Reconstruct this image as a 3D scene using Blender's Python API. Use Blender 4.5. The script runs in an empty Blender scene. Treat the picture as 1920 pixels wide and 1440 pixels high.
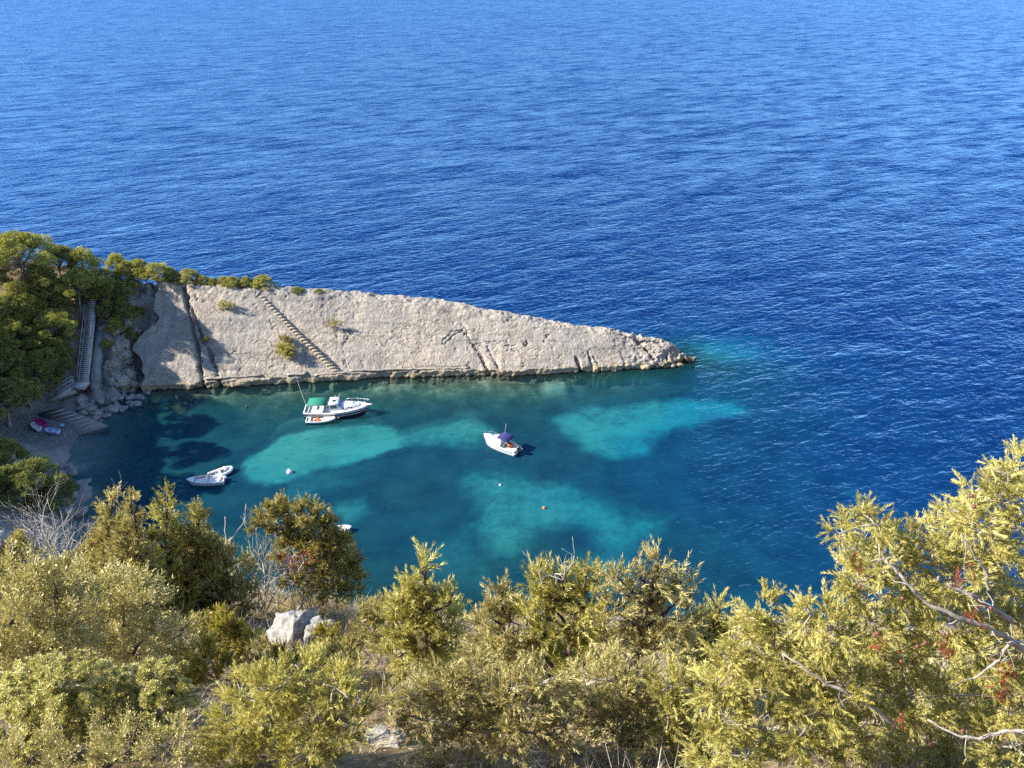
import bpy, math, random
import numpy as np
from mathutils import Vector, Matrix

R = math.radians
scene = bpy.context.scene
col = scene.collection

# ------------------------------------------------------------------ camera
CAM_H = 58.0
PITCH = R(30.0)
FPX = 1507.0                       # focal length in pixels of the 1920-wide photograph
cam_d = bpy.data.cameras.new("camera")
cam = bpy.data.objects.new("camera", cam_d)
col.objects.link(cam)
cam.location = (0, 0, CAM_H)
cam.rotation_euler = (R(90) - PITCH, 0, 0)
cam_d.sensor_fit = 'HORIZONTAL'
cam_d.sensor_width = 36.0
cam_d.lens = 36.0 * FPX / 1920.0
cam_d.clip_start = 0.05
cam_d.clip_end = 60000
scene.camera = cam

# ------------------------------------------------------------------ light
SUN_EL = R(35.0)
SUN_AZ = R(-4.0)                   # how far ahead of due left the sun stands
SUN_DIR = Vector((-math.cos(SUN_EL) * math.cos(SUN_AZ), math.cos(SUN_EL) * math.sin(SUN_AZ), math.sin(SUN_EL)))
world = bpy.data.worlds.new("World")
scene.world = world
world.use_nodes = True
wn = world.node_tree
bg = wn.nodes["Background"]
sky = wn.nodes.new("ShaderNodeTexSky")
sky.sky_type = 'NISHITA'
sky.sun_disc = False
sky.sun_elevation = SUN_EL
sky.sun_rotation = math.atan2(SUN_DIR.x, SUN_DIR.y)
sky.air_density = 1.0
sky.dust_density = 0.0
sky.ozone_density = 5.0
wn.links.new(sky.outputs[0], bg.inputs[0])
bg.inputs[1].default_value = 0.13
sun_d = bpy.data.lights.new("sun", 'SUN')
sun_d.energy = 5.0
sun_d.angle = R(0.5)
sun_d.color = (1.0, 0.93, 0.82)
sun = bpy.data.objects.new("sun", sun_d)
col.objects.link(sun)
sun.rotation_euler = SUN_DIR.to_track_quat('Z', 'Y').to_euler()
sun.location = (-60, 20, 120)
scene.view_settings.view_transform = 'Standard'
scene.view_settings.look = 'None'
scene.view_settings.exposure = 1.38
scene.view_settings.gamma = 1.0
scene.view_settings.use_curve_mapping = False
scene.cycles.use_denoising = False
scene.cycles.max_bounces = 6
scene.cycles.diffuse_bounces = 2
scene.cycles.glossy_bounces = 3
scene.cycles.transmission_bounces = 4
scene.cycles.transparent_max_bounces = 8
scene.cycles.sample_clamp_indirect = 4.0

# ------------------------------------------------------------------ helpers
def ray(u, v):
    a = (u - 960.0) / FPX
    b = (v - 720.0) / FPX
    s, c = math.sin(PITCH), math.cos(PITCH)
    return np.array([a, c - b * s, -s - b * c])

CAMP = np.array([0, 0, CAM_H])

def on_z(u, v, z=0.0):
    d = ray(u, v)
    return CAMP + d * ((CAM_H - z) / -d[2])

def on_y(u, v, y):
    d = ray(u, v)
    return CAMP + d * (y / d[1])

def hsh(i, j, k):
    n = (i * 374761393 + j * 668265263 + k * 1274126177).astype(np.int64) & 0xffffffff
    n = ((n ^ (n >> 13)) * 1274126177) & 0xffffffff
    n = ((n ^ (n >> 16)) * 2246822519) & 0xffffffff
    return ((n ^ (n >> 15)) & 0xffffff) / float(0xffffff)

def vnoise(x, y, z=None):
    x = np.asarray(x, float); y = np.asarray(y, float)
    z = np.zeros_like(x) if z is None else np.asarray(z, float)
    xi, yi, zi = np.floor(x), np.floor(y), np.floor(z)
    fx, fy, fz = x - xi, y - yi, z - zi
    fx, fy, fz = [f * f * f * (f * (f * 6 - 15) + 10) for f in (fx, fy, fz)]
    xi, yi, zi = xi.astype(np.int64), yi.astype(np.int64), zi.astype(np.int64)
    r = 0
    for a in (0, 1):
        wa = fx if a else 1 - fx
        for b in (0, 1):
            wb = fy if b else 1 - fy
            for c in (0, 1):
                wc = fz if c else 1 - fz
                r = r + wa * wb * wc * hsh(xi + a, yi + b, zi + c)
    return r * 2 - 1

def fbm(x, y, z=None, o=4, g=0.5):
    s = 0; a = 1.0; f = 1.0
    for k in range(o):
        s = s + a * vnoise(x * f + 17.3 * k, y * f - 9.1 * k, None if z is None else z * f + 3.7 * k)
        a *= g; f *= 2.03
    return s

def sst(a, b, x):
    t = np.clip((x - a) / (b - a), 0, 1)
    return t * t * (3 - 2 * t)

def lin(r, g, b):
    f = lambda c: (c / 255.0 / 12.92) if c / 255.0 < 0.04045 else ((c / 255.0 + 0.055) / 1.055) ** 2.4
    return (f(r), f(g), f(b), 1.0)

def mesh_np(name, V, F, mats=None, attrs=None, smooth=False, mat_idx=None):
    """V (n,3); F (m,3) or (m,4)"""
    me = bpy.data.meshes.new(name)
    V = np.ascontiguousarray(V, dtype=np.float32)
    F = np.ascontiguousarray(F, dtype=np.int32)
    k = F.shape[1]
    me.vertices.add(len(V)); me.vertices.foreach_set("co", V.ravel())
    me.loops.add(F.size); me.loops.foreach_set("vertex_index", F.ravel())
    me.polygons.add(len(F))
    me.polygons.foreach_set("loop_start", np.arange(0, F.size, k, dtype=np.int32))
    me.polygons.foreach_set("loop_total", np.full(len(F), k, dtype=np.int32))
    if smooth:
        me.polygons.foreach_set("use_smooth", np.ones(len(F), dtype=bool))
    if mat_idx is not None:
        me.polygons.foreach_set("material_index", np.asarray(mat_idx, dtype=np.int32))
    for m in (mats if isinstance(mats, (list, tuple)) else [mats]):
        if m: me.materials.append(m)
    for an, av in (attrs or {}).items():
        at = me.attributes.new(an, 'FLOAT', 'POINT')
        at.data.foreach_set("value", np.ascontiguousarray(av, dtype=np.float32))
    me.update(calc_edges=True)
    return me

def obj(name, me, parent=None, loc=None):
    o = bpy.data.objects.new(name, me)
    col.objects.link(o)
    if parent is not None: o.parent = parent
    if loc is not None: o.location = loc
    return o

def tag(o, label=None, cat=None, group=None, kind=None):
    if label: o["label"] = label
    if cat: o["category"] = cat
    if group: o["group"] = group
    if kind: o["kind"] = kind
    return o

def empty(name, loc, rz=0.0, label=None, cat=None, group=None):
    o = bpy.data.objects.new(name, None)
    col.objects.link(o)
    o.empty_display_size = 0.2
    o.location = loc; o.rotation_euler = (0, 0, rz)
    return tag(o, label, cat, group)

class MB:
    """collects shapes for one mesh (quads kept as triangles)"""
    def __init__(s): s.v = []; s.f = []; s.n = 0
    def add(s, V, F):
        V = np.asarray(V, float)
        for f in F:
            f = [i + s.n for i in f]
            for k in range(1, len(f) - 1): s.f.append((f[0], f[k], f[k + 1]))
        s.v.append(V); s.n += len(V); return s
    def box(s, c, size, rz=0.0, top=(1, 1), shear=(0, 0)):
        x, y, z = [q / 2 for q in size]
        V = []
        for k in (-1, 1):
            tx, ty = top if k == 1 else (1, 1)
            ox, oy = shear if k == 1 else (0, 0)
            for a, b in ((-1, -1), (1, -1), (1, 1), (-1, 1)):
                V.append((a * x * tx + ox, b * y * ty + oy, k * z))
        V = np.array(V)
        cz, sz = math.cos(rz), math.sin(rz)
        V = V @ np.array([[cz, sz, 0], [-sz, cz, 0], [0, 0, 1]]) + np.array(c)
        return s.add(V, [(0, 3, 2, 1), (4, 5, 6, 7), (0, 1, 5, 4), (1, 2, 6, 5), (2, 3, 7, 6), (3, 0, 4, 7)])
    def tube(s, pts, r, n=6):
        pts = np.asarray(pts, float); m = len(pts)
        r = np.full(m, r) if np.isscalar(r) else np.asarray(r, float)
        T = np.gradient(pts, axis=0)
        T /= np.linalg.norm(T, axis=1)[:, None] + 1e-9
        ref = np.array([0.31, 0.17, 0.93]) if abs(T[0] @ np.array([0.31, 0.17, 0.93])) < 0.9 else np.array([0.9, 0.3, 0.1])
        A = np.cross(T, ref); A /= np.linalg.norm(A, axis=1)[:, None] + 1e-9
        B = np.cross(T, A)
        ang = np.arange(n) * 2 * math.pi / n
        V = pts[:, None] + r[:, None, None] * (np.cos(ang)[None, :, None] * A[:, None] + np.sin(ang)[None, :, None] * B[:, None])
        F = []
        for i in range(m - 1):
            for j in range(n):
                a, b = i * n + j, i * n + (j + 1) % n
                F.append((a, b, b + n, a + n))
        F.append(tuple(range(n))[::-1]); F.append(tuple(range((m - 1) * n, m * n)))
        return s.add(V.reshape(-1, 3), F)
    def loft(s, rings, closed=True, caps=True):
        rings = [np.asarray(q, float) for q in rings]
        n = len(rings[0]); V = np.concatenate(rings); F = []
        for i in range(len(rings) - 1):
            for j in range(n if closed else n - 1):
                a, b = i * n + j, i * n + (j + 1) % n
                F.append((a, b, b + n, a + n))
        if caps and closed:
            F.append(tuple(range(n))[::-1]); F.append(tuple(range((len(rings) - 1) * n, len(rings) * n)))
        return s.add(V, F)
    def sphere(s, c, r, n=10, m=6, sq=(1, 1, 1)):
        rings = []
        for i in range(m + 1):
            t = math.pi * (i / m) ; t = min(max(t, 0.03), math.pi - 0.03)
            rings.append([(c[0] + r * sq[0] * math.sin(t) * math.cos(a), c[1] + r * sq[1] * math.sin(t) * math.sin(a), c[2] - r * sq[2] * math.cos(t)) for a in np.arange(n) * 2 * math.pi / n])
        return s.loft(rings)
    def build(s, name, mat, parent=None, loc=None, smooth=False, attrs=None):
        V = np.concatenate(s.v); me = mesh_np(name, V, np.array(s.f), mat, attrs, smooth)
        return obj(name, me, parent, loc)

# ------------------------------------------------------------------ material helpers
def new_mat(name):
    m = bpy.data.materials.new(name); m.use_nodes = True
    nt = m.node_tree
    return m, nt, nt.nodes["Principled BSDF"], nt.nodes["Material Output"]

def N(nt, t, **kw):
    n = nt.nodes.new(t)
    for k, v in kw.items():
        if k == 'inp':
            for a, b in v.items(): n.inputs[a].default_value = b
        else: setattr(n, k, v)
    return n

def ramp(nt, fac, stops, interp='LINEAR'):
    r = nt.nodes.new("ShaderNodeValToRGB")
    r.color_ramp.interpolation = interp
    el = r.color_ramp.elements
    while len(el) < len(stops): el.new(0.5)
    for e, (p, c) in zip(el, stops): e.position = p; e.color = c if len(c) == 4 else (*c, 1)
    if fac is not None: nt.links.new(fac, r.inputs[0])
    return r

def mixc(nt, f, a, b, mode='MIX'):
    m = nt.nodes.new("ShaderNodeMix"); m.data_type = 'RGBA'; m.blend_type = mode
    for s, q in ((m.inputs[0], f), (m.inputs[6], a), (m.inputs[7], b)):
        if isinstance(q, bpy.types.NodeSocket): nt.links.new(q, s)
        else: s.default_value = q
    return m.outputs[2]

def math_(nt, op, a, b=None, c=None, clamp=False):
    m = nt.nodes.new("ShaderNodeMath"); m.operation = op; m.use_clamp = clamp
    for s, q in zip(m.inputs, (a, b, c)):
        if q is None: continue
        if isinstance(q, bpy.types.NodeSocket): nt.links.new(q, s)
        else: s.default_value = q
    return m.outputs[0]

def plain(name, c, rough=0.5, metal=0.0, var=0.12, scale=6.0, bump=0.0, coat=0.0):
    m, nt, b, out = new_mat(name)
    tc = N(nt, "ShaderNodeTexCoord")
    no = N(nt, "ShaderNodeTexNoise", inp={"Scale": scale, "Detail": 4.0})
    nt.links.new(tc.outputs["Object"], no.inputs["Vector"])
    lo = tuple(q * (1 - var) for q in c[:3]) + (1,); hi = tuple(min(1, q * (1 + var)) for q in c[:3]) + (1,)
    r = ramp(nt, no.outputs[0], [(0.3, lo), (0.7, hi)])
    nt.links.new(r.outputs[0], b.inputs["Base Color"])
    b.inputs["Roughness"].default_value = rough
    b.inputs["Metallic"].default_value = metal
    b.inputs["Coat Weight"].default_value = coat
    if bump:
        bp = N(nt, "ShaderNodeBump", inp={"Strength": 0.6, "Distance": bump})
        nt.links.new(no.outputs[0], bp.inputs["Height"]); nt.links.new(bp.outputs[0], b.inputs["Normal"])
    return m

def leaf_mat(name, cols, trans=0.3, rough=0.55, spec=0.25):
    """cols: ramp over the per-leaf tint attribute"""
    m, nt, b, out = new_mat(name)
    at = N(nt, "ShaderNodeAttribute", attribute_name="tint")
    k = len(cols)
    r = ramp(nt, at.outputs["Fac"], [(i / (k - 1), c) for i, c in enumerate(cols)])
    nt.links.new(r.outputs[0], b.inputs["Base Color"])
    b.inputs["Roughness"].default_value = rough
    b.inputs["Specular IOR Level"].default_value = spec
    tr = N(nt, "ShaderNodeBsdfTranslucent")
    nt.links.new(mixc(nt, 1.0, r.outputs[0], (1.15, 1.1, 0.6, 1), 'MULTIPLY'), tr.inputs[0])
    mx = N(nt, "ShaderNodeMixShader", inp={0: trans})
    nt.links.new(b.outputs[0], mx.inputs[1]); nt.links.new(tr.outputs[0], mx.inputs[2])
    nt.links.new(mx.outputs[0], out.inputs[0])
    return m
# ------------------------------------------------------------------ the lie of the land
def tps_fit(pts):
    P = np.array(pts, float); n = len(P)
    d2 = ((P[:, None, :2] - P[None, :, :2]) ** 2).sum(-1)
    K = 0.5 * d2 * np.log(d2 + 1e-9) + np.eye(n) * 3.0
    Q = np.c_[np.ones(n), P[:, :2]]
    A = np.block([[K, Q], [Q.T, np.zeros((3, 3))]])
    w = np.linalg.solve(A, np.r_[P[:, 2], np.zeros(3)])
    return P[:, :2], w

LEFT = [(-50.8, 98.5, 0), (-55.3, 93.5, 0), (-55.8, 89, 0), (-55.5, 85.2, 0), (-54, 80, 0), (-49.7, 74, 0), (-49, 68.7, 0), (-44, 63, 0),
        (-45, 92, -3), (-47, 85, -2.5), (-44, 76, -3), (-41, 69, -4), (-38, 60, -4), (-30, 80, -6),
        (-60, 89, .7), (-65, 89, 1.6), (-60, 84, .8), (-68, 86, 3.0), (-64, 82, 3),
        (-75, 92, 16.3), (-75, 82, 19), (-72, 75, 17.5), (-60, 74, 7), (-60, 67, 9), (-70, 66, 19), (-85, 85, 27), (-85, 70, 30),
        (-76, 100, 14), (-66, 97.5, 6), (-62.5, 95.5, 1.6), (-59.5, 95.7, 2.2), (-56, 97, 1.6), (-53.5, 99, 1.5), (-59, 99, 4.6), (-54, 105, 6.2),
        (-60, 106, 10.2), (-66, 106, 11.5), (-72, 112, 14.3), (-60, 112, 11.6), (-52, 112, 10.0), (-80, 112, 16), (-86, 100, 22),
        (-60, 120, 2), (-72, 122, 3), (-50, 119, 0), (-88, 124, 8), (-60, 128, -6), (-76, 134, -6), (-50, 128, -8), (-46, 104, 0), (-44, 112, 2), (-95, 60, 38), (-100, 100, 30), (-60, 60, 12), (-50, 60, 4)]
TP, TW = tps_fit(LEFT)

def h_left(x, y):
    sh = x.shape; x = x.ravel(); y = y.ravel()
    z = TW[-3] + TW[-2] * x + TW[-1] * y
    for (px, py), w in zip(TP, TW[:-3]):
        d2 = (x - px) ** 2 + (y - py) ** 2
        z = z + w * 0.5 * d2 * np.log(d2 + 1e-9)
    # only meaningful round the left side of the cove
    z = z - 40 * sst(-46, -34, x) - 50 * sst(58, 40, y) - 30 * sst(122, 140, y)
    return z.reshape(sh)

SHX = np.array([-200, -75, -60, -50, -42, -25, 0, 30, 60, 90, 200])
SHY = np.array([110, 92, 74, 66, 59, 52, 48, 47, 50, 56, 70])

def h_near(x, y):
    ys = np.interp(x, SHX, SHY)
    cross = 1.7 * sst(-3.5, -11, x) * sst(4, 12, y) 
    yb = 14 - 3.6 * sst(-5, 1, x)                      # where the slope breaks over
    z1 = 56.4 - 0.914 * y
    z2 = (56.4 - 0.914 * yb) * (ys - y) / (ys - yb)
    z = np.where(y < yb, z1, z2)
    z = np.minimum(z, 60 - 0.5 * y)
    return z + cross * sst(40, 16, y)

def ground(x, y, detail=True):
    x = np.asarray(x, float); y = np.asarray(y, float)
    a, b = h_near(x, y), h_left(x, y)
    k = 2.0
    m = np.maximum(a, b)
    z = m + k * np.log(np.exp((a - m) / k) + np.exp((b - m) / k)) * sst(20, 40, y)
    if detail:
        near = sst(30, 10, y) * sst(-40, -20, x)
        n1 = fbm(x * 0.22, y * 0.22, o=4)
        n2 = fbm(x * 0.9 + 5, y * 0.9, o=4)
        beach = np.exp(-(((x + 61) / 6.5) ** 2 + ((y - 87) / 4.0) ** 2))
        amp = (1 - near) * (1 - 0.95 * np.clip(beach * 1.6, 0, 1))
        # rocky outcrops on the far slopes, gentle lumps close to the camera
        z = z + amp * (0.9 * n1 + 0.28 * n2) + near * (0.22 * n1 + 0.10 * n2)
        rg_ = 1 - np.abs(fbm(x * 0.45 + 2, y * 0.45, o=4))
        z = z + (2.4 * (rg_ - 0.7) + 0.5 * n2) * sst(-64, -58, x) * sst(93, 96, y) * sst(118, 112, y)
        z = z + 0.9 * (rg_ - 0.7) * sst(-48, -54, x) * sst(82, 78, y) * sst(60, 64, y) * sst(.3, 2, z)
        # the gully that parts the slab from the rock by the stairs
        gx = np.interp(y, [96, 99, 104, 108, 112], [-53.0, -53.3, -54.6, -54.6, -54.2])
        z = z - 2.6 * np.exp(-((x - gx) / 0.9) ** 2) * sst(95, 98, y) * sst(111, 106, y)
    return z

def g1(x, y):
    return float(ground(np.array([x]), np.array([y]))[0])

def hit(u, v, lo=1.5, hi=160.0):
    d = ray(u, v)
    t = np.arange(lo, hi, 0.12)
    p = CAMP + d * t[:, None]
    below = p[:, 2] < ground(p[:, 0], p[:, 1])
    if not below.any(): return on_z(u, v, 0.0)
    return p[int(np.argmax(below))]

# ------------------------------------------------------------------ ground materials
def hillside_mat():
    m, nt, b, out = new_mat("hillside_ground")
    tc = N(nt, "ShaderNodeTexCoord"); ge = N(nt, "ShaderNodeNewGeometry")
    n1 = N(nt, "ShaderNodeTexNoise", inp={"Scale": 0.8, "Detail": 8.0, "Roughness": 0.65})
    n2 = N(nt, "ShaderNodeTexNoise", inp={"Scale": 9.0, "Detail": 8.0, "Roughness": 0.7})
    n3 = N(nt, "ShaderNodeTexVoronoi", inp={"Scale": 5.0}); n3.feature = 'F1'
    for n in (n1, n2, n3): nt.links.new(tc.outputs["Object"], n.inputs["Vector"])
    soil = ramp(nt, n2.outputs[0], [(0.3, (0.10, 0.065, 0.035)), (0.5, (0.22, 0.155, 0.085)), (0.72, (0.42, 0.33, 0.20))])
    rock = ramp(nt, n2.outputs[0], [(0.3, (0.11, 0.105, 0.095)), (0.55, (0.26, 0.24, 0.215)), (0.75, (0.38, 0.355, 0.32))])
    at = N(nt, "ShaderNodeAttribute", attribute_name="rock")
    f = math_(nt, 'ADD', at.outputs["Fac"], math_(nt, 'MULTIPLY', math_(nt, 'SUBTRACT', n1.outputs[0], 0.5), 1.4))
    fr = ramp(nt, f, [(0.42, (0, 0, 0)), (0.58, (1, 1, 1))])
    base = mixc(nt, fr.outputs[0], soil.outputs[0], rock.outputs[0])
    bt = N(nt, "ShaderNodeAttribute", attribute_name="beach")
    peb = ramp(nt, n3.outputs["Color"], [(0.2, (0.10, 0.097, 0.093)), (0.8, (0.22, 0.21, 0.195))])
    base = mixc(nt, bt.outputs["Fac"], base, peb.outputs[0])
    nt.links.new(base, b.inputs["Base Color"])
    b.inputs["Roughness"].default_value = 0.9
    b.inputs["Specular IOR Level"].default_value = 0.15
    bp = N(nt, "ShaderNodeBump", inp={"Strength": 0.8, "Distance": 0.12})
    nt.links.new(math_(nt, 'ADD', n2.outputs[0], math_(nt, 'MULTIPLY', n1.outputs[0], 2.0)), bp.inputs["Height"])
    nt.links.new(bp.outputs[0], b.inputs["Normal"])
    return m

def grid_mesh(name, xs, ys, zf, mats, attrs=None, smooth=True, drop=None):
    X, Y = np.meshgrid(xs, ys)
    Z = zf(X, Y)
    nx, ny = len(xs), len(ys)
    V = np.c_[X.ravel(), Y.ravel(), Z.ravel()]
    i = np.arange(nx * ny).reshape(ny, nx)
    F = np.c_[i[:-1, :-1].ravel(), i[:-1, 1:].ravel(), i[1:, 1:].ravel(), i[1:, :-1].ravel()]
    if drop is not None:
        keep = ~drop(X, Y, Z).ravel()[F].all(axis=1)
        F = F[keep]
    at = {k: f(X, Y, Z).ravel() for k, f in (attrs or {}).items()}
    return mesh_np(name, V, F, mats, at, smooth)

def steps_(*segs):
    return np.unique(np.round(np.concatenate([np.arange(a, b, s) for a, b, s in segs]), 4))

HX = steps_((-130, -78, 2.5), (-78, -44, 0.5), (-44, -15, 1.2), (-15, 9, 0.18), (9, 130, 3.0))
HY = steps_((-60, -2, 3.0), (-2, 18, 0.18), (18, 64, 1.0), (64, 118, 0.5), (118, 145, 1.5))

def rock_attr(X, Y, Z):
    far = sst(20, 40, Y)
    r = far * (0.35 + 0.6 * sst(-63, -58, X) * sst(92, 95, Y) + 0.5 * sst(2.5, 0.5, Z) + 0.3 * sst(82, 78, Y) * sst(-64, -56, X))
    return np.clip(r, 0, 1) + 0.18 * (1 - far)

def beach_attr(X, Y, Z):
    return np.clip(2.2 * np.exp(-(((X + 60.5) / 6.8) ** 2 + ((Y - 87) / 4.3) ** 2)) - 0.35, 0, 1)

hm = grid_mesh("hillside", HX, HY, ground, hillside_mat(), {"rock": rock_attr, "beach": beach_attr}, drop=lambda X, Y, Z: Z < -5.0)
hill = tag(obj("hillside", hm), kind="structure")

# ------------------------------------------------------------------ headland (the tilted slab)
BASE_PX = [(255, 736), (290, 733), (400, 728), (540, 719), (660, 712), (760, 708), (900, 704), (940, 706), (1060, 700), (1180, 694), (1255, 689), (1287, 678)]
CREST_PX = [(255, 521), (290, 525), (400, 535), (500, 540), (620, 548), (740, 558), (860, 573), (960, 592), (1060, 612), (1160, 621), (1235, 636), (1270, 652), (1284, 668)]
TAN = 0.80
BW = np.array([on_z(u, v) for u, v in BASE_PX])
base_y = lambda x: np.interp(x, BW[:, 0], BW[:, 1])
Z0 = 0.9

def on_slab(u, v):
    """pixel -> point of the slab's plane"""
    d = ray(u, v); t = 118.0
    for _ in range(12):
        x = d[0] * t
        by = base_y(x)
        # Z0 + TAN*(d1 t - by) = H + d2 t
        t = (CAM_H - Z0 + TAN * by) / (TAN * d[1] - d[2])
    return CAMP + d * t

CW = np.array([on_slab(u, v + (6 if u < 1000 else 5)) for u, v in CREST_PX])
crest_y = lambda x: np.interp(x, CW[:, 0], CW[:, 1])

CRACKS = [([(344, 538), (351, 575), (360, 612), (371, 655), (380, 722)], .36, 1.3),
          ([(352, 555), (366, 600), (381, 640), (396, 668), (405, 692), (411, 722)], .34, 1.1),
          ([(367, 545), (369, 600), (376, 630)], .14, .4),
          ([(361, 640), (380, 680), (386, 720)], .16, .5),
          ([(833, 640), (846, 627), (868, 619), (879, 631), (893, 655), (905, 675), (917, 705)], .22, .55),
          ([(846, 627), (858, 611), (866, 608), (874, 622)], .16, .4),
          ([(855, 648), (866, 645), (880, 643)], .15, .35),
          ([(897, 645), (915, 640), (940, 643), (968, 647), (985, 643), (992, 634), (989, 628)], .2, .45),
          ([(914, 650), (924, 668), (935, 690), (945, 707)], .3, .6),
          ([(1080, 668), (1090, 697)], .35, .9), ([(1103, 660), (1113, 697)], .3, .7), ([(1114, 667), (1130, 694)], .25, .6),
          ([(433, 598), (437, 622), (442, 655)], .16, .18), ([(628, 615), (636, 650), (647, 685)], .16, .25),
          ([(505, 600), (520, 625), (531, 640)], .2, .3), ([(645, 618), (655, 625), (648, 632)], .16, .25),
          ([(785, 590), (797, 583), (808, 580)], .16, .3), ([(790, 640), (800, 634), (815, 640), (832, 640)], .14, .25),
          ([(1020, 640), (1028, 630), (1040, 622)], .15, .3), ([(1165, 660), (1172, 680), (1168, 690)], .3, .6), ([(1200, 640), (1215, 655), (1225, 672)], .35, .8),
          ([(1232, 640), (1246, 655), (1252, 670)], .35, .7)]

def build_headland():
    x0, x1 = -53.0, 27.6
    nu = 680
    xs = np.linspace(x0, x1, nu)
    by, cy = base_y(xs), crest_y(xs)
    tipf = sst(20.0, 28.0, xs)
    cz = Z0 + TAN * (cy - by)
    cz = cz * (1 - sst(26.4, 27.6, xs)) - 1.2 * sst(26.4, 27.6, xs)
    wtop = 1.9 * (1 - 0.6 * sst(5, 28, xs))
    cols = []; kinds = []
    def row(y, z, k): cols.append((y + 0 * xs, z + 0 * xs)); kinds.append(k)
    for t in np.linspace(0, 1, 6): row(by - 1.2 + t * 1.15, -4 + t * 3.7, 0)
    for t in np.linspace(0.1, 1, 8): row(by - 0.05 + 0.12 * t, np.minimum(-0.3 + t * (Z0 + 0.3), cz), 1)
    for t in np.linspace(0.007, 1, 138): row(by + 0.07 + t * (cy - by - 0.07), Z0 + t * (cz - Z0) + 0 * xs, 2)
    for t in np.linspace(0.08, 1, 14): row(cy + t * wtop, cz + 0.22 * np.sin(t * 2.2) * (1 - tipf), 3)
    for t in np.linspace(0.06, 1, 14): row(cy + wtop + t * 3.2, cz * (1 - t) - 4.5 * t + 0.18 * (1 - t) * (1 - tipf), 4)
    Y = np.array([c[0] for c in cols]); Z = np.array([c[1] for c in cols]); K = np.array(kinds)[:, None] + 0 * Y
    X = np.repeat(xs[None], len(cols), 0)
    # displacement
    big = fbm(X * 0.16, Y * 0.3, Z * 0.3, o=3)
    mid = fbm(X * 0.55 + 9, Y * 0.7, Z * 0.7, o=4)
    fin = fbm(X * 2.3, Y * 2.3 + 4, Z * 2.3, o=3)
    slope = np.isin(K, (1, 2)); top = np.isin(K, (3, 4))
    # t across the slope: quieter in the middle of the slab, rougher near crest and tip
    up = np.clip((Y - by) / (cy - by + 1e-6), 0, 1)
    rough = 0.25 + 0.9 * sst(0.80, 1.0, up) + 1.4 * sst(12, 24, X) + 0.7 * sst(0.08, 0.0, up)
    D = 0.22 * big * (0.5 + 0.5 * rough) + 0.10 * mid * rough + 0.030 * fin * (0.6 + rough)
    ridge = 1 - np.abs(fbm(X * 0.9, Y * 0.9, Z * 0.9, o=4))
    D = np.where(top, 0.16 * mid + 0.22 * (ridge - 0.6) + 0.08 * fin, D)
    D = D + sst(14, 23, X) * (0.50 * (ridge - 0.62) + 0.30 * big)
    D = D + np.where(K <= 1, 0.20 * fbm(X * 0.7, Z * 0.9 + 2, o=4) + 0.15 * (ridge - .6), 0)
    # blocky weathering along the crest
    cell = fbm(X * 0.5 + 3, Y * 0.6, o=3)
    D = D + 0.14 * cell * sst(0.9, 1.0, up)
    led = fbm(X * 0.10 + 40, (Y * 0.78 + Z * 0.62) * 0.55, o=4)
    D = D + 0.05 * np.tanh(led * 5) * sst(0.02, .1, up)
    pit = fbm(X * 1.1 + 70, Y * 1.1, Z, o=3)
    D = D - 0.10 * sst(0.6, 0.95, pit)
    # cracks
    on = (K == 2) | (K == 1)
    for pl, w, dep in CRACKS:
        W = np.array([on_slab(u, v) for u, v in pl])
        W[:, 2] = 0
        dmin = np.full(X.shape, 9e9)
        wob = 0.55 * fbm(X * 0.9 + len(pl), Y * 0.9 + dep, o=4, g=.6)
        for a, b in zip(W[:-1], W[1:]):
            ab = b[:2] - a[:2]
            t = np.clip(((X - a[0]) * ab[0] + (Y - a[1]) * ab[1]) / (ab @ ab), 0, 1)
            dmin = np.minimum(dmin, np.hypot(X - a[0] - t * ab[0], (Y - a[1] - t * ab[1]) * 1.0))
        dd = np.abs(dmin + wob * 0.55 * min(1, .35 / w * .6)); var = np.clip(0.55 + 0.9 * fbm(X * .7 + 31, Y * .7, o=3), .75 if dep >= .9 else .35 if dep > .4 else .05, 1.15)
        D = D - np.where(on, dep * var * np.exp(-(dd / (w * 0.50)) ** 2), 0)
    # ledge path cut above the waterline
    # the trough of the rock-cut steps
    a, b = on_slab(490, 552), on_slab(632, 694)
    ab = (b - a)[:2]
    t = ((X - a[0]) * ab[0] + (Y - a[1]) * ab[1]) / (ab @ ab)
    dd = np.hypot(X - a[0] - t * ab[0], Y - a[1] - t * ab[1])
    D = D - np.where(on & (t > -0.02) & (t < 1.02), 0.10 * sst(1.0, 0.75, dd), 0)
    nY, nZ = -0.62, 0.78
    vert = (K == 1) | (K == 0)
    Yn = np.where(vert, -1.0, np.where(K == 4, 0.8, np.where(K == 3, 0.1, nY)))
    Zn = np.where(vert, 0.1, np.where(K == 4, 0.4, np.where(K == 3, 0.95, nZ)))
    fade = 1 - sst(27.1, 27.6, X)
    Y = Y + Yn * D * fade; Z = Z + Zn * D * fade
    X = X + 0.35 * fbm(Y * 0.8, Z * 0.8, X * 0.3, o=3) * sst(20, 26, X)
    X = X + (1.5 * fbm(Y * 0.30 + 3, Z * 0.22, o=2) + 0.25 * fbm(Y * 0.9, Z * 0.7 + 8, o=2)) * sst(-49.5, -53.0, X)
    ny = len(cols)
    V = np.c_[X.ravel(), Y.ravel(), Z.ravel()]
    i = np.arange(nu * ny).reshape(ny, nu)
    F = np.c_[i[:-1, :-1].ravel(), i[:-1, 1:].ravel(), i[1:, 1:].ravel(), i[1:, :-1].ravel()]
    # left end wall down into the gully
    return V, F

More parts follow.
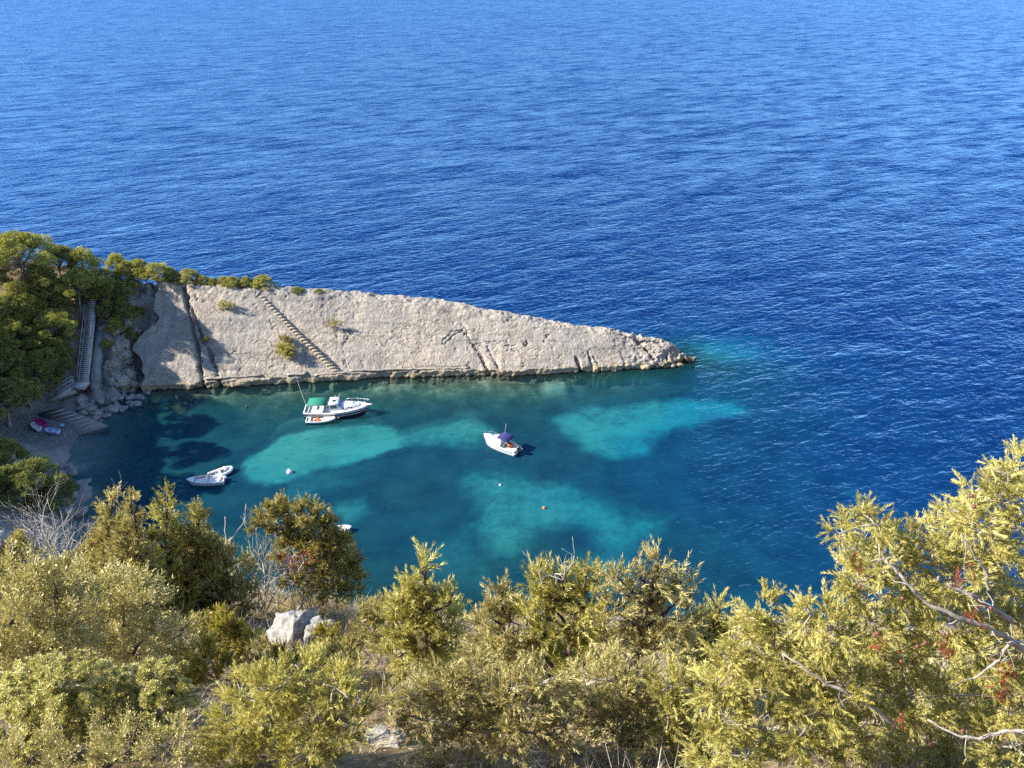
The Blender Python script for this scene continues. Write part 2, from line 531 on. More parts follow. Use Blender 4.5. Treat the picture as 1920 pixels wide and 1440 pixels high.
def headland_mat():
    m, nt, b, out = new_mat("limestone_slab")
    tc = N(nt, "ShaderNodeTexCoord"); ge = N(nt, "ShaderNodeNewGeometry")
    sp = N(nt, "ShaderNodeSeparateXYZ"); nt.links.new(ge.outputs["Position"], sp.inputs[0])
    def noise(s, d=6, r=0.6, vec=None):
        n = N(nt, "ShaderNodeTexNoise", inp={"Scale": s, "Detail": d, "Roughness": r})
        nt.links.new(vec or tc.outputs["Object"], n.inputs["Vector"]); return n.outputs[0]
    n_big, n_mid, n_fin = noise(0.12, 4), noise(0.9, 8, 0.65), noise(4.0, 8, 0.7)
    mp = N(nt, "ShaderNodeMapping"); mp.inputs["Scale"].default_value = (1.6, 0.25, 0.25)
    nt.links.new(tc.outputs["Object"], mp.inputs[0])
    streak = noise(0.5, 6, 0.6, mp.outputs[0])
    c = ramp(nt, n_fin, [(0.28, (0.20, 0.18, 0.155)), (0.45, (0.36, 0.33, 0.285)), (0.62, (0.455, 0.418, 0.36)), (0.8, (0.55, 0.51, 0.44))]).outputs[0]
    g = ramp(nt, n_mid, [(0.35, (0.72, 0.71, 0.70)), (0.62, (1.0, 0.99, 0.97))]).outputs[0]
    c = mixc(nt, 1.0, c, g, 'MULTIPLY')
    s2 = ramp(nt, streak, [(0.34, (0.70, 0.69, 0.68)), (0.55, (1, 1, 1))]).outputs[0]
    c = mixc(nt, 0.75, c, s2, 'MULTIPLY')
    w2 = ramp(nt, n_big, [(0.42, (0.86, 0.86, 0.87)), (0.6, (1.06, 1.02, 0.96))]).outputs[0]
    c = mixc(nt, 1.0, c, w2, 'MULTIPLY')
    vc = N(nt, "ShaderNodeTexVoronoi", inp={"Scale": 0.33}); vc.feature = 'DISTANCE_TO_EDGE'
    wv = N(nt, "ShaderNodeVectorMath", operation='MULTIPLY_ADD'); wv.inputs[1].default_value = (1.6, 1.6, 1.6)
    nz = N(nt, "ShaderNodeTexNoise", inp={"Scale": 0.8, "Detail": 5.0}); nt.links.new(tc.outputs["Object"], nz.inputs["Vector"])
    nt.links.new(nz.outputs["Color"], wv.inputs[0]); nt.links.new(tc.outputs["Object"], wv.inputs[2]); nt.links.new(wv.outputs[0], vc.inputs["Vector"])
    line = ramp(nt, vc.outputs["Distance"], [(0.0, (1, 1, 1)), (0.028, (0, 0, 0))]).outputs[0]
    line = math_(nt, 'MULTIPLY', line, ramp(nt, n_big, [(0.48, (0, 0, 0)), (0.60, (1, 1, 1))]).outputs[0])
    c = mixc(nt, math_(nt, 'MULTIPLY', line, 0.55), c, (0.12, 0.105, 0.085, 1))
    lich = ramp(nt, noise(0.28, 9, 0.7), [(0.56, (0, 0, 0)), (0.66, (1, 1, 1))]).outputs[0]
    c = mixc(nt, math_(nt, 'MULTIPLY', lich, 0.5), c, (0.215, 0.21, 0.205, 1))
    # tide stain: a yellow-ochre band above a dark wet foot
    zz = math_(nt, 'ADD', sp.outputs[2], math_(nt, 'MULTIPLY', math_(nt, 'SUBTRACT', n_mid, 0.5), 0.9))
    band = ramp(nt, math_(nt, 'MULTIPLY', zz, 0.5), [(0.30, (1, 1, 1)), (0.62, (0, 0, 0))]).outputs[0]
    c = mixc(nt, math_(nt, 'MULTIPLY', band, 0.6), c, mixc(nt, n_fin, (0.20, 0.14, 0.06, 1), (0.52, 0.42, 0.24, 1)))
    wet = ramp(nt, zz, [(0.05, (1, 1, 1)), (0.22, (0, 0, 0))]).outputs[0]
    c = mixc(nt, wet, c, (0.055, 0.042, 0.026, 1))
    under = ramp(nt, math_(nt, 'MULTIPLY', sp.outputs[2], -1.0), [(0.05, (0, 0, 0)), (0.25, (1, 1, 1))]).outputs[0]
    c = mixc(nt, under, c, mixc(nt, n_mid, (0.10, 0.085, 0.05, 1), (0.24, 0.21, 0.14, 1)))
    nt.links.new(c, b.inputs["Base Color"])
    b.inputs["Roughness"].default_value = 0.92
    b.inputs["Specular IOR Level"].default_value = 0.1
    vo = N(nt, "ShaderNodeTexVoronoi", inp={"Scale": 2.6}); nt.links.new(tc.outputs["Object"], vo.inputs["Vector"])
    hgt = math_(nt, 'ADD', math_(nt, 'MULTIPLY', n_fin, 0.8), math_(nt, 'MULTIPLY', n_mid, 1.3))
    hgt = math_(nt, 'ADD', math_(nt, 'ADD', hgt, math_(nt, 'MULTIPLY', vo.outputs["Distance"], 0.5)), math_(nt, 'MULTIPLY', line, -0.8))
    bp = N(nt, "ShaderNodeBump", inp={"Strength": 0.75, "Distance": 0.16})
    nt.links.new(hgt, bp.inputs["Height"]); nt.links.new(bp.outputs[0], b.inputs["Normal"])
    return m

M_ROCK = headland_mat()
hv, hf = build_headland()
headland = tag(obj("headland", mesh_np("headland", hv, hf, M_ROCK, smooth=True)), kind="structure")

def conc(name, c, s=3.0): return plain(name, c, 0.9, var=0.25, scale=s, bump=0.03)
M_CONC = conc("weathered_concrete", (0.38, 0.37, 0.35))
M_STEP = conc("cut_stone", (0.40, 0.37, 0.32))

# steps cut into the slab, one object each
sa, sb = on_slab(491, 556), on_slab(641, 696)
nstep = 27
stp_dir = (sb - sa)[:2]
for k in range(nstep):
    f = k / (nstep - 1)
    bend = 8 * math.sin(f * math.pi) * (1 if f < 0.5 else 0.6)
    u = 491 + (630 - 491) * f ** 0.97 - 3 * math.sin(f * math.pi)
    v = 556 + (693 - 556) * f
    p = on_slab(u, v)
    wid = 1.25 + 0.95 * f ** 2 + random.Random(k).uniform(-.15, .15)
    mb = MB(); rise = 0.32 if f < 0.85 else 0.26
    mb.box((0, -0.09, -0.24), (wid * .64 * random.Random(k + 9).uniform(.85, 1.1), 0.33, rise), rz=0.10 + random.Random(k + 50).uniform(-.05, .05), top=(0.95, 0.9))
    mb.build("step", M_ROCK, headland, tuple(p + np.array([0, 0.0, 0.14])))

# the narrow ledge that runs along the foot of the slab
def ledge(px, w=0.55, th=0.14):
    mb = MB()
    rings = []
    for u, v in px:
        p = on_slab(u, v); q = p + np.array([0, -0.05, 0.05])
        rings.append([q + np.array([0, -w, 0]), q + np.array([0, 0.35, 0]), q + np.array([0, 0.35, -th - 0.25]), q + np.array([0, -w, -th])])
    mb.loft(rings); mb.build("ledge", M_ROCK, headland)
rr = random.Random(5)
def lpx(u0, v0, u1, v1, n): return [(u0 + (u1 - u0) * i / n, v0 + (v1 - v0) * i / n + rr.uniform(-1.0, 1.0)) for i in range(n + 1)]
ledge(lpx(384, 709, 492, 703, 14), 0.18, 0.12)
ledge(lpx(538, 702, 576, 699, 6), 0.3, 0.12)
ledge(lpx(590, 703, 650, 697, 9), 0.2, 0.12)
ledge(lpx(655, 694, 880, 689, 30), 0.16, 0.14)

# ------------------------------------------------------------------ sea and sea bed
SAND = [  # outline in pixels of the photograph on the water plane, edge softness in m, strength
    ([(443, 868), (470, 852), (500, 838), (520, 815), (560, 806), (640, 797), (700, 797), (735, 806), (752, 820), (745, 838), (700, 855), (640, 868), (575, 882), (530, 900), (500, 908), (470, 905)], 0.55, 1.0),
    ([(745, 815), (790, 808), (850, 797), (900, 796), (915, 812), (880, 825), (800, 824), (750, 830)], 1.4, 0.62),
    ([(1040, 785), (1090, 776), (1160, 775), (1210, 760), (1300, 750), (1370, 757), (1400, 775), (1350, 792), (1270, 802), (1225, 825), (1200, 845), (1150, 855), (1110, 838), (1070, 812)], 1.5, 0.80),
    ([(895, 893), (940, 885), (1000, 898), (1070, 905), (1110, 930), (1160, 962), (1235, 985), (1230, 1010), (1160, 1020), (1110, 992), (1050, 985), (1000, 995), (960, 1030), (930, 1030), (905, 985), (890, 940)], 2.4, 0.60),
    ([(632, 950), (670, 945), (672, 965), (645, 982)], 1.2, 0.5),
    ([(1565, 905), (1590, 905), (1625, 935), (1615, 950), (1580, 925)], 1.2, 0.5),
    ([(560, 905), (620, 890), (640, 905), (560, 950), (520, 950)], 1.8, 0.28),
    ([(1080, 1040), (1160, 1050), (1150, 1100), (1090, 1090)], 2.5, 0.45),
    ([(800, 1010), (900, 1030), (900, 1080), (820, 1070)], 2.5, 0.2),
    ([(1300, 642), (1360, 632), (1430, 640), (1480, 660), (1400, 680), (1310, 672)], 3.0, 0.55),
]

def poly_sd(P, x, y):
    P = np.asarray(P)[:, :2]
    d = np.full(x.shape, 9e9); inside = np.zeros(x.shape, bool)
    for a, b in zip(P, np.roll(P, -1, 0)):
        ab = b - a
        t = np.clip(((x - a[0]) * ab[0] + (y - a[1]) * ab[1]) / (ab @ ab + 1e-9), 0, 1)
        d = np.minimum(d, np.hypot(x - a[0] - t * ab[0], y - a[1] - t * ab[1]))
        c = ((a[1] > y) != (b[1] > y)) & (x < ab[0] * (y - a[1]) / (ab[1] + 1e-12) + a[0])
        inside ^= c
    return np.where(inside, -d, d)

def sand_at(x, y, surf=False):
    wob = 1.3 * fbm(x * 0.18, y * 0.18, o=4) + 0.35 * fbm(x * 0.9, y * 0.9, o=3)
    m = np.zeros_like(x)
    for pl, soft, st in SAND:
        P = np.array([on_z(u, v) for u, v in pl])
        dz = float(np.mean(depth0(P[:, 0], P[:, 1]))) - 1.0
        if not surf: P = np.array([on_z(u, v, -dz) for u, v in pl])          # the outlines lie on the sea floor
        sd = poly_sd(P, x, y) + wob * min(1.0, 0.35 + soft * 0.35)
        m = np.maximum(m, st * sst(soft, -soft, sd))
    return m * np.clip(0.92 + 0.22 * fbm(x * .3 + 5, y * .5, o=4), .5, 1.08)

SHORE = np.concatenate([np.c_[np.linspace(-52, 27, 80), base_y(np.linspace(-52, 27, 80))],
                        np.array([p[:2] for p in LEFT[:8]]),
                        np.c_[np.linspace(-44, 90, 60), np.interp(np.linspace(-44, 90, 60), SHX, SHY)]])
def depth0(x, y):
    dm = np.full(x.shape, 9e9)
    for p in SHORE: dm = np.minimum(dm, np.hypot(x - p[0], y - p[1]))
    # sheer outer side of the headland
    cyx = np.interp(x, CW[:, 0], CW[:, 1]) + 5
    outer = np.clip(y - cyx, 0, None) * sst(29, 24, x)
    tip = np.hypot(np.clip(x - 27, 0, None), (y - 107) * 0.8)
    d = 0.5 + 6.0 * (1 - np.exp(-dm / 9.0))
    d = d + np.clip(x - 5, 0, None) * 0.16 + np.clip(y - 105, 0, None) * 0.55 * sst(24, 34, x) + outer * 1.3
    d = d - 3.0 * np.exp(-((x - 32) / 9) ** 2 - ((y - 110) / 7) ** 2)
    d = d + np.clip(x - 45, 0, None) * 0.25
    d = d + 0.5 * fbm(x * 0.12, y * 0.12, o=3)
    return d

def depth_at(x, y, surf=False):
    return np.clip(depth0(x, y) - 1.5 * sand_at(x, y, surf), 0.35, 32)

def geo(a, b, s, g=1.25, far=30000.0):
    r = [0.0]
    while r[-1] < far: r.append(r[-1] + s); s *= g
    return r
sx = np.concatenate([-110 - np.array(geo(0, 0, 4))[1:][::-1], np.arange(-110, -64, 4), np.arange(-64, 70, 0.6), np.arange(70, 130, 3), 130 + np.array(geo(0, 0, 4))])
sy = np.concatenate([np.arange(40, 150, 0.6), np.arange(150, 220, 4), 220 + np.array(geo(0, 0, 5))])

def chop_at(x, y):
    c = np.clip(0.30 + 0.70 * sst(2, 50, x + 0.4 * (y - 80)), 0, 1)
    c = np.maximum(c, sst(112, 118, y))
    return np.where((x < 27) & (y < crest_y(x) + 4) & (y > 60), np.minimum(c, 0.32 + 0.68 * sst(0, 45, x)), c)

def sea_mat():
    m, nt, b, out = new_mat("sea_water")
    nt.nodes.remove(b)
    tc = N(nt, "ShaderNodeTexCoord")
    dep = N(nt, "ShaderNodeAttribute", attribute_name="depth").outputs["Fac"]
    chop = N(nt, "ShaderNodeAttribute", attribute_name="chop").outputs["Fac"]
    far = N(nt, "ShaderNodeAttribute", attribute_name="open").outputs["Fac"]
    def wave(scale, sx_, sy_, rot, detail, rough, off=0.0, dist=0.0):
        mp = N(nt, "ShaderNodeMapping"); mp.vector_type = 'TEXTURE'; mp.inputs["Scale"].default_value = (1 / sx_, 1 / sy_, 1); mp.inputs["Rotation"].default_value = (0, 0, rot); mp.inputs["Location"].default_value = (off, off * .7, 0)
        nt.links.new(tc.outputs["Object"], mp.inputs[0])
        n = N(nt, "ShaderNodeTexNoise", inp={"Scale": scale, "Detail": detail, "Roughness": rough, "Distortion": dist})
        nt.links.new(mp.outputs[0], n.inputs["Vector"])
        return n.outputs[0]
    big = wave(0.07, 0.45, 1.0, R(30), 2, 0.5, 0)
    w0 = wave(0.17, 0.42, 1.0, R(24), 2, 0.5, 17, 0.3)
    w1 = wave(0.42, 0.45, 1.0, R(30), 3, 0.55, 7, 0.5)
    w2 = wave(1.15, 0.50, 1.0, R(18), 3, 0.55, 31, 0.4)
    w3 = wave(3.2, 0.6, 1.0, R(8), 2, 0.5, 53)
    def crest(q): return math_(nt, 'SUBTRACT', 1.0, math_(nt, 'ABSOLUTE', math_(nt, 'MULTIPLY_ADD', q, 2.0, -1.0)))
    h = math_(nt, 'ADD', math_(nt, 'MULTIPLY', big, 0.7), math_(nt, 'MULTIPLY', w0, 0.9))
    h = math_(nt, 'ADD', h, math_(nt, 'MULTIPLY_ADD', w1, 0.55, math_(nt, 'MULTIPLY', crest(w1), 0.22)))
    h = math_(nt, 'MULTIPLY', h, chop)
    h = math_(nt, 'ADD', h, math_(nt, 'MULTIPLY', w2, math_(nt, 'MULTIPLY_ADD', chop, 0.06, 0.34)))
    h = math_(nt, 'ADD', h, math_(nt, 'MULTIPLY', w3, math_(nt, 'MULTIPLY_ADD', chop, -0.05, 0.12)))
    bp = N(nt, "ShaderNodeBump", inp={"Strength": 1.0, "Distance": 0.85})
    nt.links.new(h, bp.inputs["Height"])
    def slope(scale, k, rot, off):
        mp = N(nt, "ShaderNodeMapping"); mp.vector_type = 'TEXTURE'; mp.inputs["Scale"].default_value = (2.3, 1, 1); mp.inputs["Rotation"].default_value = (0, 0, rot); mp.inputs["Location"].default_value = (off, off, 0)
        nt.links.new(tc.outputs["Object"], mp.inputs[0])
        n = N(nt, "ShaderNodeTexNoise", inp={"Scale": scale, "Detail": 3.0, "Roughness": 0.6, "Distortion": 0.3}); nt.links.new(mp.outputs[0], n.inputs["Vector"])
        v = N(nt, "ShaderNodeVectorMath", operation='MULTIPLY_ADD'); v.inputs[1].default_value = (k * .6, k, 0); v.inputs[2].default_value = (-k * .3, -k * .5, 0)
        nt.links.new(n.outputs["Color"], v.inputs[0]); return v.outputs[0]
    sl = N(nt, "ShaderNodeVectorMath", operation='ADD'); nt.links.new(slope(0.23, 0.78, R(26), 3), sl.inputs[0]); nt.links.new(slope(0.06, 0.14, R(34), 90), sl.inputs[1])
    ss = N(nt, "ShaderNodeVectorMath", operation='SCALE'); nt.links.new(sl.outputs[0], ss.inputs[0]); nt.links.new(math_(nt, 'MULTIPLY', chop, far), ss.inputs["Scale"])
    sn = N(nt, "ShaderNodeVectorMath", operation='ADD'); nt.links.new(bp.outputs[0], sn.inputs[0]); nt.links.new(ss.outputs[0], sn.inputs[1])
    nn = N(nt, "ShaderNodeVectorMath", operation='NORMALIZE'); nt.links.new(sn.outputs[0], nn.inputs[0]); NORM = nn.outputs[0]
    # water column: absorption tint and body scatter from the real depth
    def ex(k): return math_(nt, 'EXPONENT', math_(nt, 'MULTIPLY', dep, -k))
    tint = N(nt, "ShaderNodeCombineColor")
    for i, k in enumerate((0.22, 0.045, 0.033)): nt.links.new(ex(k), tint.inputs[i])
    tr = N(nt, "ShaderNodeBsdfTransparent"); nt.links.new(tint.outputs[0], tr.inputs[0])
    d26 = math_(nt, 'DIVIDE', dep, 26.0)
    body = ramp(nt, d26, [(0.04, (0.012, 0.060, 0.048)), (0.16, (0.006, 0.042, 0.052)), (0.30, (0.003, 0.034, 0.064)), (0.5, (0.002, 0.026, 0.085)), (1.0, (0.0015, 0.018, 0.078))])
    glow = ramp(nt, d26, [(0.15, (0.026, 0.195, 0.185)), (0.26, (0.006, 0.135, 0.180)), (0.45, (0.003, 0.08, 0.15))])
    sand = N(nt, "ShaderNodeAttribute", attribute_name="sand").outputs["Fac"]
    pn = N(nt, "ShaderNodeTexNoise", inp={"Scale": 0.22, "Detail": 5.0, "Roughness": 0.6}); nt.links.new(tc.outputs["Object"], pn.inputs["Vector"])
    patch = ramp(nt, pn.outputs[0], [(0.35, (0.72, 0.74, 0.80)), (0.65, (1.25, 1.2, 1.12))]).outputs[0]
    bodyc = mixc(nt, 1.0, body.outputs[0], patch, 'MULTIPLY')
    df = N(nt, "ShaderNodeBsdfDiffuse"); 
    en = N(nt, "ShaderNodeTexNoise", inp={"Scale": 0.9, "Detail": 7.0, "Roughness": 0.7}); nt.links.new(tc.outputs["Object"], en.inputs["Vector"])
    edge = math_(nt, 'MULTIPLY', math_(nt, 'MULTIPLY', sand, math_(nt, 'SUBTRACT', 1.05, sand)), math_(nt, 'MULTIPLY_ADD', en.outputs[0], 5.0, -2.5))
    sfac = math_(nt, 'ADD', sand, edge, clamp=True)
    nt.links.new(mixc(nt, sfac, bodyc, glow.outputs[0]), df.inputs[0])
    op = math_(nt, 'SUBTRACT', 1.0, math_(nt, 'EXPONENT', math_(nt, 'MULTIPLY', math_(nt, 'POWER', math_(nt, 'DIVIDE', dep, 3.6), 2.0), -1.0)))
    mx = N(nt, "ShaderNodeMixShader"); nt.links.new(op, mx.inputs[0]); nt.links.new(tr.outputs[0], mx.inputs[1]); nt.links.new(df.outputs[0], mx.inputs[2])
    gl = N(nt, "ShaderNodeBsdfGlossy", inp={"Roughness": 0.06, "Color": (0.165, 0.37, 0.84, 1)}); nt.links.new(NORM, gl.inputs["Normal"])
    ge = N(nt, "ShaderNodeNewGeometry"); dot = N(nt, "ShaderNodeVectorMath", operation='DOT_PRODUCT')
    nt.links.new(NORM, dot.inputs[0]); nt.links.new(ge.outputs["Incoming"], dot.inputs[1])
    ct = math_(nt, 'ABSOLUTE', dot.outputs["Value"])
    fr = math_(nt, 'MULTIPLY_ADD', math_(nt, 'POWER', math_(nt, 'SUBTRACT', 1.0, ct, clamp=True), 5.0), 0.98, 0.02, clamp=True)
    m2 = N(nt, "ShaderNodeMixShader"); nt.links.new(fr, m2.inputs[0]); nt.links.new(mx.outputs[0], m2.inputs[1]); nt.links.new(gl.outputs[0], m2.inputs[2])
    nt.links.new(m2.outputs[0], out.inputs[0])
    return m

sea = tag(obj("sea", grid_mesh("sea", sx, sy, lambda X, Y: 0 * X, sea_mat(), {"depth": lambda X, Y, Z: depth_at(X, Y, True), "sand": lambda X, Y, Z: sand_at(X, Y, True), "chop": lambda X, Y, Z: chop_at(X, Y), "open": lambda X, Y, Z: 0.25 + 0.75 * sst(110, 260, Y)})), kind="structure")

def bed_mat():
    m, nt, b, out = new_mat("sea_floor")
    tc = N(nt, "ShaderNodeTexCoord")
    n1 = N(nt, "ShaderNodeTexNoise", inp={"Scale": 0.45, "Detail": 7.0, "Roughness": 0.65})
    n2 = N(nt, "ShaderNodeTexNoise", inp={"Scale": 0.13, "Detail": 5.0, "Roughness": 0.6})
    for n in (n1, n2): nt.links.new(tc.outputs["Object"], n.inputs["Vector"])
    sand = N(nt, "ShaderNodeAttribute", attribute_name="sand").outputs["Fac"]
    rocky = N(nt, "ShaderNodeAttribute", attribute_name="shallow").outputs["Fac"]
    grass = ramp(nt, n1.outputs[0], [(0.35, (0.018, 0.026, 0.018)), (0.65, (0.075, 0.085, 0.055))]).outputs[0]
    rk = ramp(nt, n1.outputs[0], [(0.35, (0.05, 0.05, 0.03)), (0.5, (0.11, 0.105, 0.07)), (0.68, (0.26, 0.24, 0.17))]).outputs[0]
    lo = mixc(nt, rocky, grass, rk)
    sd = ramp(nt, n2.outputs[0], [(0.35, (0.52, 0.50, 0.41)), (0.65, (0.64, 0.62, 0.52))]).outputs[0]
    c = mixc(nt, sand, lo, sd)
    nt.links.new(c, b.inputs["Base Color"]); b.inputs["Roughness"].default_value = 1.0; b.inputs["Specular IOR Level"].default_value = 0.0
    return m

def bed_rough(X, Y):
    return -depth_at(X, Y) - 0.25
bx = np.concatenate([np.arange(-70, 70, 0.6), np.arange(70, 260, 6)])
by_ = np.concatenate([np.arange(42, 135, 0.6), np.arange(135, 320, 6)])
bed = tag(obj("seabed", grid_mesh("seabed", bx, by_, bed_rough, bed_mat(), {"sand": lambda X, Y, Z: sand_at(X, Y), "shallow": lambda X, Y, Z: np.clip(sst(-4.6, -1.6, Z) + 0.25 * sst(-20, -45, X) * sst(-8, -4, Z), 0, 1)})), kind="structure")
# ------------------------------------------------------------------ plant building blocks
def frame_from(D, rng):
    """orthonormal frames (k,3,3) whose third column is D, with random roll"""
    D = D / (np.linalg.norm(D, axis=1)[:, None] + 1e-9)
    ref = np.where(np.abs(D[:, 2:3]) < 0.9, np.array([[0, 0, 1.0]]), np.array([[1.0, 0, 0]]))
    A = np.cross(ref, D); A /= np.linalg.norm(A, axis=1)[:, None] + 1e-9
    B = np.cross(D, A)
    t = rng.uniform(0, 2 * math.pi, len(D))[:, None]
    A2 = A * np.cos(t) + B * np.sin(t); B2 = np.cross(D, A2)
    return np.stack([A2, B2, D], axis=2)

def inst(tpls, O, D, S, rng, tint=None, jit=0.16):
    """copy leaf templates (list of (V,F)) to many places -> V,F,tint"""
    k = len(O)
    Vs, Fs, Ts, n0 = [], [], [], 0
    which = rng.integers(0, len(tpls), k)
    fr = frame_from(D, rng)
    base = rng.uniform(0.2, 0.8, k) if tint is None else tint
    for t, (tv, tf) in enumerate(tpls):
        ix = np.where(which == t)[0]
        if len(ix) == 0: continue
        V = np.einsum('kij,nj->kni', fr[ix], tv) * S[ix][:, None, None] + O[ix][:, None]
        n = len(tv)
        F = tf[None] + (np.arange(len(ix)) * n)[:, None, None]
        # one tint per leaf: leaves are consecutive groups of vertices of equal size
        T = np.repeat(base[ix], n) + np.repeat(rng.normal(0, jit, (len(ix), n // 3 + 1)), 3, axis=1)[:, :n].ravel()
        Vs.append(V.reshape(-1, 3)); Fs.append(F.reshape(-1, 3) + n0); Ts.append(T); n0 += len(ix) * n
    return np.concatenate(Vs), np.concatenate(Fs), np.clip(np.concatenate(Ts), 0, 1)

def tri_leaf(o, d, side, L, w):
    """a narrow leaf of one triangle"""
    return [o - side * w / 2, o + side * w / 2, o + d * L]

def tpl_needles(seed, n, nl, w, spread=0.9, droop=0.0, tip=True):
    """a twig of unit length along z dressed with needles"""
    rg = np.random.default_rng(seed); V = []
    for i in range(n):
        t = rg.uniform(0.05, 1.0)
        a = rg.uniform(0, 2 * math.pi)
        bend = np.array([droop * t * t, 0, t - 0.35 * droop * t * t])
        out = np.array([math.cos(a), math.sin(a), 0])
        s = spread * (1.0 - 0.55 * t)
        d = out * s + np.array([droop * t, 0, 1.0 - 0.6 * droop * t]); d /= np.linalg.norm(d)
        side = np.cross(d, rg.normal(size=3)); side /= np.linalg.norm(side)
        L = nl * rg.uniform(0.7, 1.25) * (1 - 0.35 * t)
        V += tri_leaf(bend, d, side, L, w * rg.uniform(0.7, 1.2))
    V = np.array(V); return V, np.arange(len(V)).reshape(-1, 3)

def tpl_leaves(seed, n, L, w, spread=1.0):
    """an upright twig of unit length with flat oval leaves (two triangles each)"""
    rg = np.random.default_rng(seed); V = []; F = []
    for i in range(n):
        t = (i + rg.uniform(0, 1)) / n
        a = i * 2.4 + rg.uniform(-.4, .4)
        o = np.array([0, 0, t])
        d = np.array([math.cos(a), math.sin(a), 0]) * spread * (1.1 - 0.6 * t) + np.array([0, 0, rg.uniform(0.5, 1.2)]); d /= np.linalg.norm(d)
        side = np.cross(d, rg.normal(size=3)); side /= np.linalg.norm(side)
        nrm = np.cross(d, side)
        ll = L * rg.uniform(.7, 1.2)
        k = len(V)
        V += [o, o + d * ll * .5 + side * w / 2 + nrm * w * .15, o + d * ll, o + d * ll, o + d * ll * .5 - side * w / 2 + nrm * w * .15, o]
        F += [(k, k + 1, k + 2), (k + 3, k + 4, k + 5)]
    return np.array(V), np.array(F)

def tpl_rosette(seed, n, L, w):
    rg = np.random.default_rng(seed); V = []
    for i in range(n):
        a = i * 2.399 + rg.uniform(-.2, .2); e = 0.15 + 1.2 * (i / n)
        d = np.array([math.cos(a) * math.cos(e), math.sin(a) * math.cos(e), math.sin(e)])
        side = np.cross(d, np.array([0, 0, 1.0])); side /= np.linalg.norm(side) + 1e-9
        ll = L * rg.uniform(.75, 1.15)
        V += [np.zeros(3), d * ll + side * w / 2, d * ll * 1.0 - side * w / 2]
    V = np.array(V); return V, np.arange(len(V)).reshape(-1, 3)

def tpl_tuft(seed, n, w):
    """a ball of pine needles, fuller on top"""
    rg = np.random.default_rng(seed); V = []
    for i in range(n):
        d = rg.normal(size=3); d[2] = abs(d[2]) * 0.9 - 0.15; d /= np.linalg.norm(d)
        side = np.cross(d, rg.normal(size=3)); side /= np.linalg.norm(side)
        o = d * 0.15
        V += tri_leaf(o + side * 0, d, side, rg.uniform(.6, 1.0), w)
        V[-1], V[-2], V[-3] = o, d * rg.uniform(.7, 1.0) + side * w / 2, d * rg.uniform(.7, 1.0) - side * w / 2
    V = np.array(V); return V, np.arange(len(V)).reshape(-1, 3)

NEED_FAR = [tpl_needles(s, 22, 0.42, 0.085) for s in range(5)]                 # junipers near the lip, ~17 m off
NEED_MID = [tpl_needles(s + 10, 34, 0.34, 0.045) for s in range(6)]            # junipers 7-12 m off
NEED_NEAR = [tpl_needles(s + 20, 58, 0.30, 0.036, 0.80, 0.30) for s in range(8)]  # the close junipers with hanging sprays
LEAVES = [tpl_leaves(s + 30, 11, 0.24, 0.085) for s in range(5)]
ROSETTE = [tpl_rosette(s + 40, 15, 1.0, 0.30) for s in range(4)]
TUFT = [tpl_tuft(s + 50, 15, 0.20) for s in range(4)]

M_BARK = plain("bark_dark", (0.10, 0.075, 0.055), 0.95, var=0.4, scale=14, bump=0.02)
M_BARKG = plain("bark_grey", (0.30, 0.265, 0.225), 0.95, var=0.35, scale=25, bump=0.01)
M_DEAD = plain("dead_wood", (0.47, 0.43, 0.375), 0.95, var=0.25, scale=20)
M_DRYT = plain("dry_twigs", (0.30, 0.245, 0.185), 0.95, var=0.35, scale=20)
M_JUN = leaf_mat("juniper_olive", [(0.1, 0.085, 0.028), (0.46, 0.395, 0.155), (0.82, 0.73, 0.4)], 0.22)
M_JUNY = leaf_mat("juniper_yellow_green", [(0.11, 0.1, 0.02), (0.48, 0.43, 0.115), (0.84, 0.76, 0.34)], 0.24)
M_JUND = leaf_mat("juniper_deep_green", [(0.065, 0.06, 0.018), (0.36, 0.315, 0.095), (0.7, 0.61, 0.26)], 0.24)
M_PHIL = leaf_mat("small_leaf_grey_green", [(0.09, 0.078, 0.028), (0.43, 0.37, 0.14), (0.8, 0.71, 0.36)], 0.24, rough=0.4, spec=0.5)
M_EUPH = leaf_mat("spurge_lime", [(0.11, 0.1, 0.028), (0.41, 0.38, 0.12), (0.74, 0.68, 0.3)], 0.24)
M_HEATH = leaf_mat("heath_ochre", [(0.17, 0.14, 0.03), (0.42, 0.35, 0.08), (0.62, 0.54, 0.17)], 0.3)
M_RED = leaf_mat("red_leaves", [(0.15, 0.03, 0.02), (0.30, 0.07, 0.045), (0.40, 0.16, 0.08)], 0.3)
M_RUST = leaf_mat("rusty_dead_needles", [(0.10, 0.02, 0.012), (0.24, 0.05, 0.025), (0.36, 0.12, 0.05)], 0.3)
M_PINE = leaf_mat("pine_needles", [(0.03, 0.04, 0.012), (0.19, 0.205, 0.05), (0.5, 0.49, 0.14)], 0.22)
M_PINEY = leaf_mat("pine_needles_sunlit_tone", [(0.05, 0.058, 0.014), (0.32, 0.32, 0.07), (0.72, 0.66, 0.19)], 0.26)  # brighter copy of the pine needles, sunlight put into the leaf colour
M_GRASS = leaf_mat("dry_grass", [(0.253, 0.161, 0.084), (0.529, 0.402, 0.238), (0.759, 0.644, 0.476)], 0.35)
M_SCRUB = leaf_mat("low_scrub", [(0.16, 0.135, 0.045), (0.4, 0.34, 0.13), (0.64, 0.57, 0.29)], 0.3)
M_BERRY = plain("ripe_juniper_berry", (0.15, 0.045, 0.035), 0.5, var=0.35, scale=60)

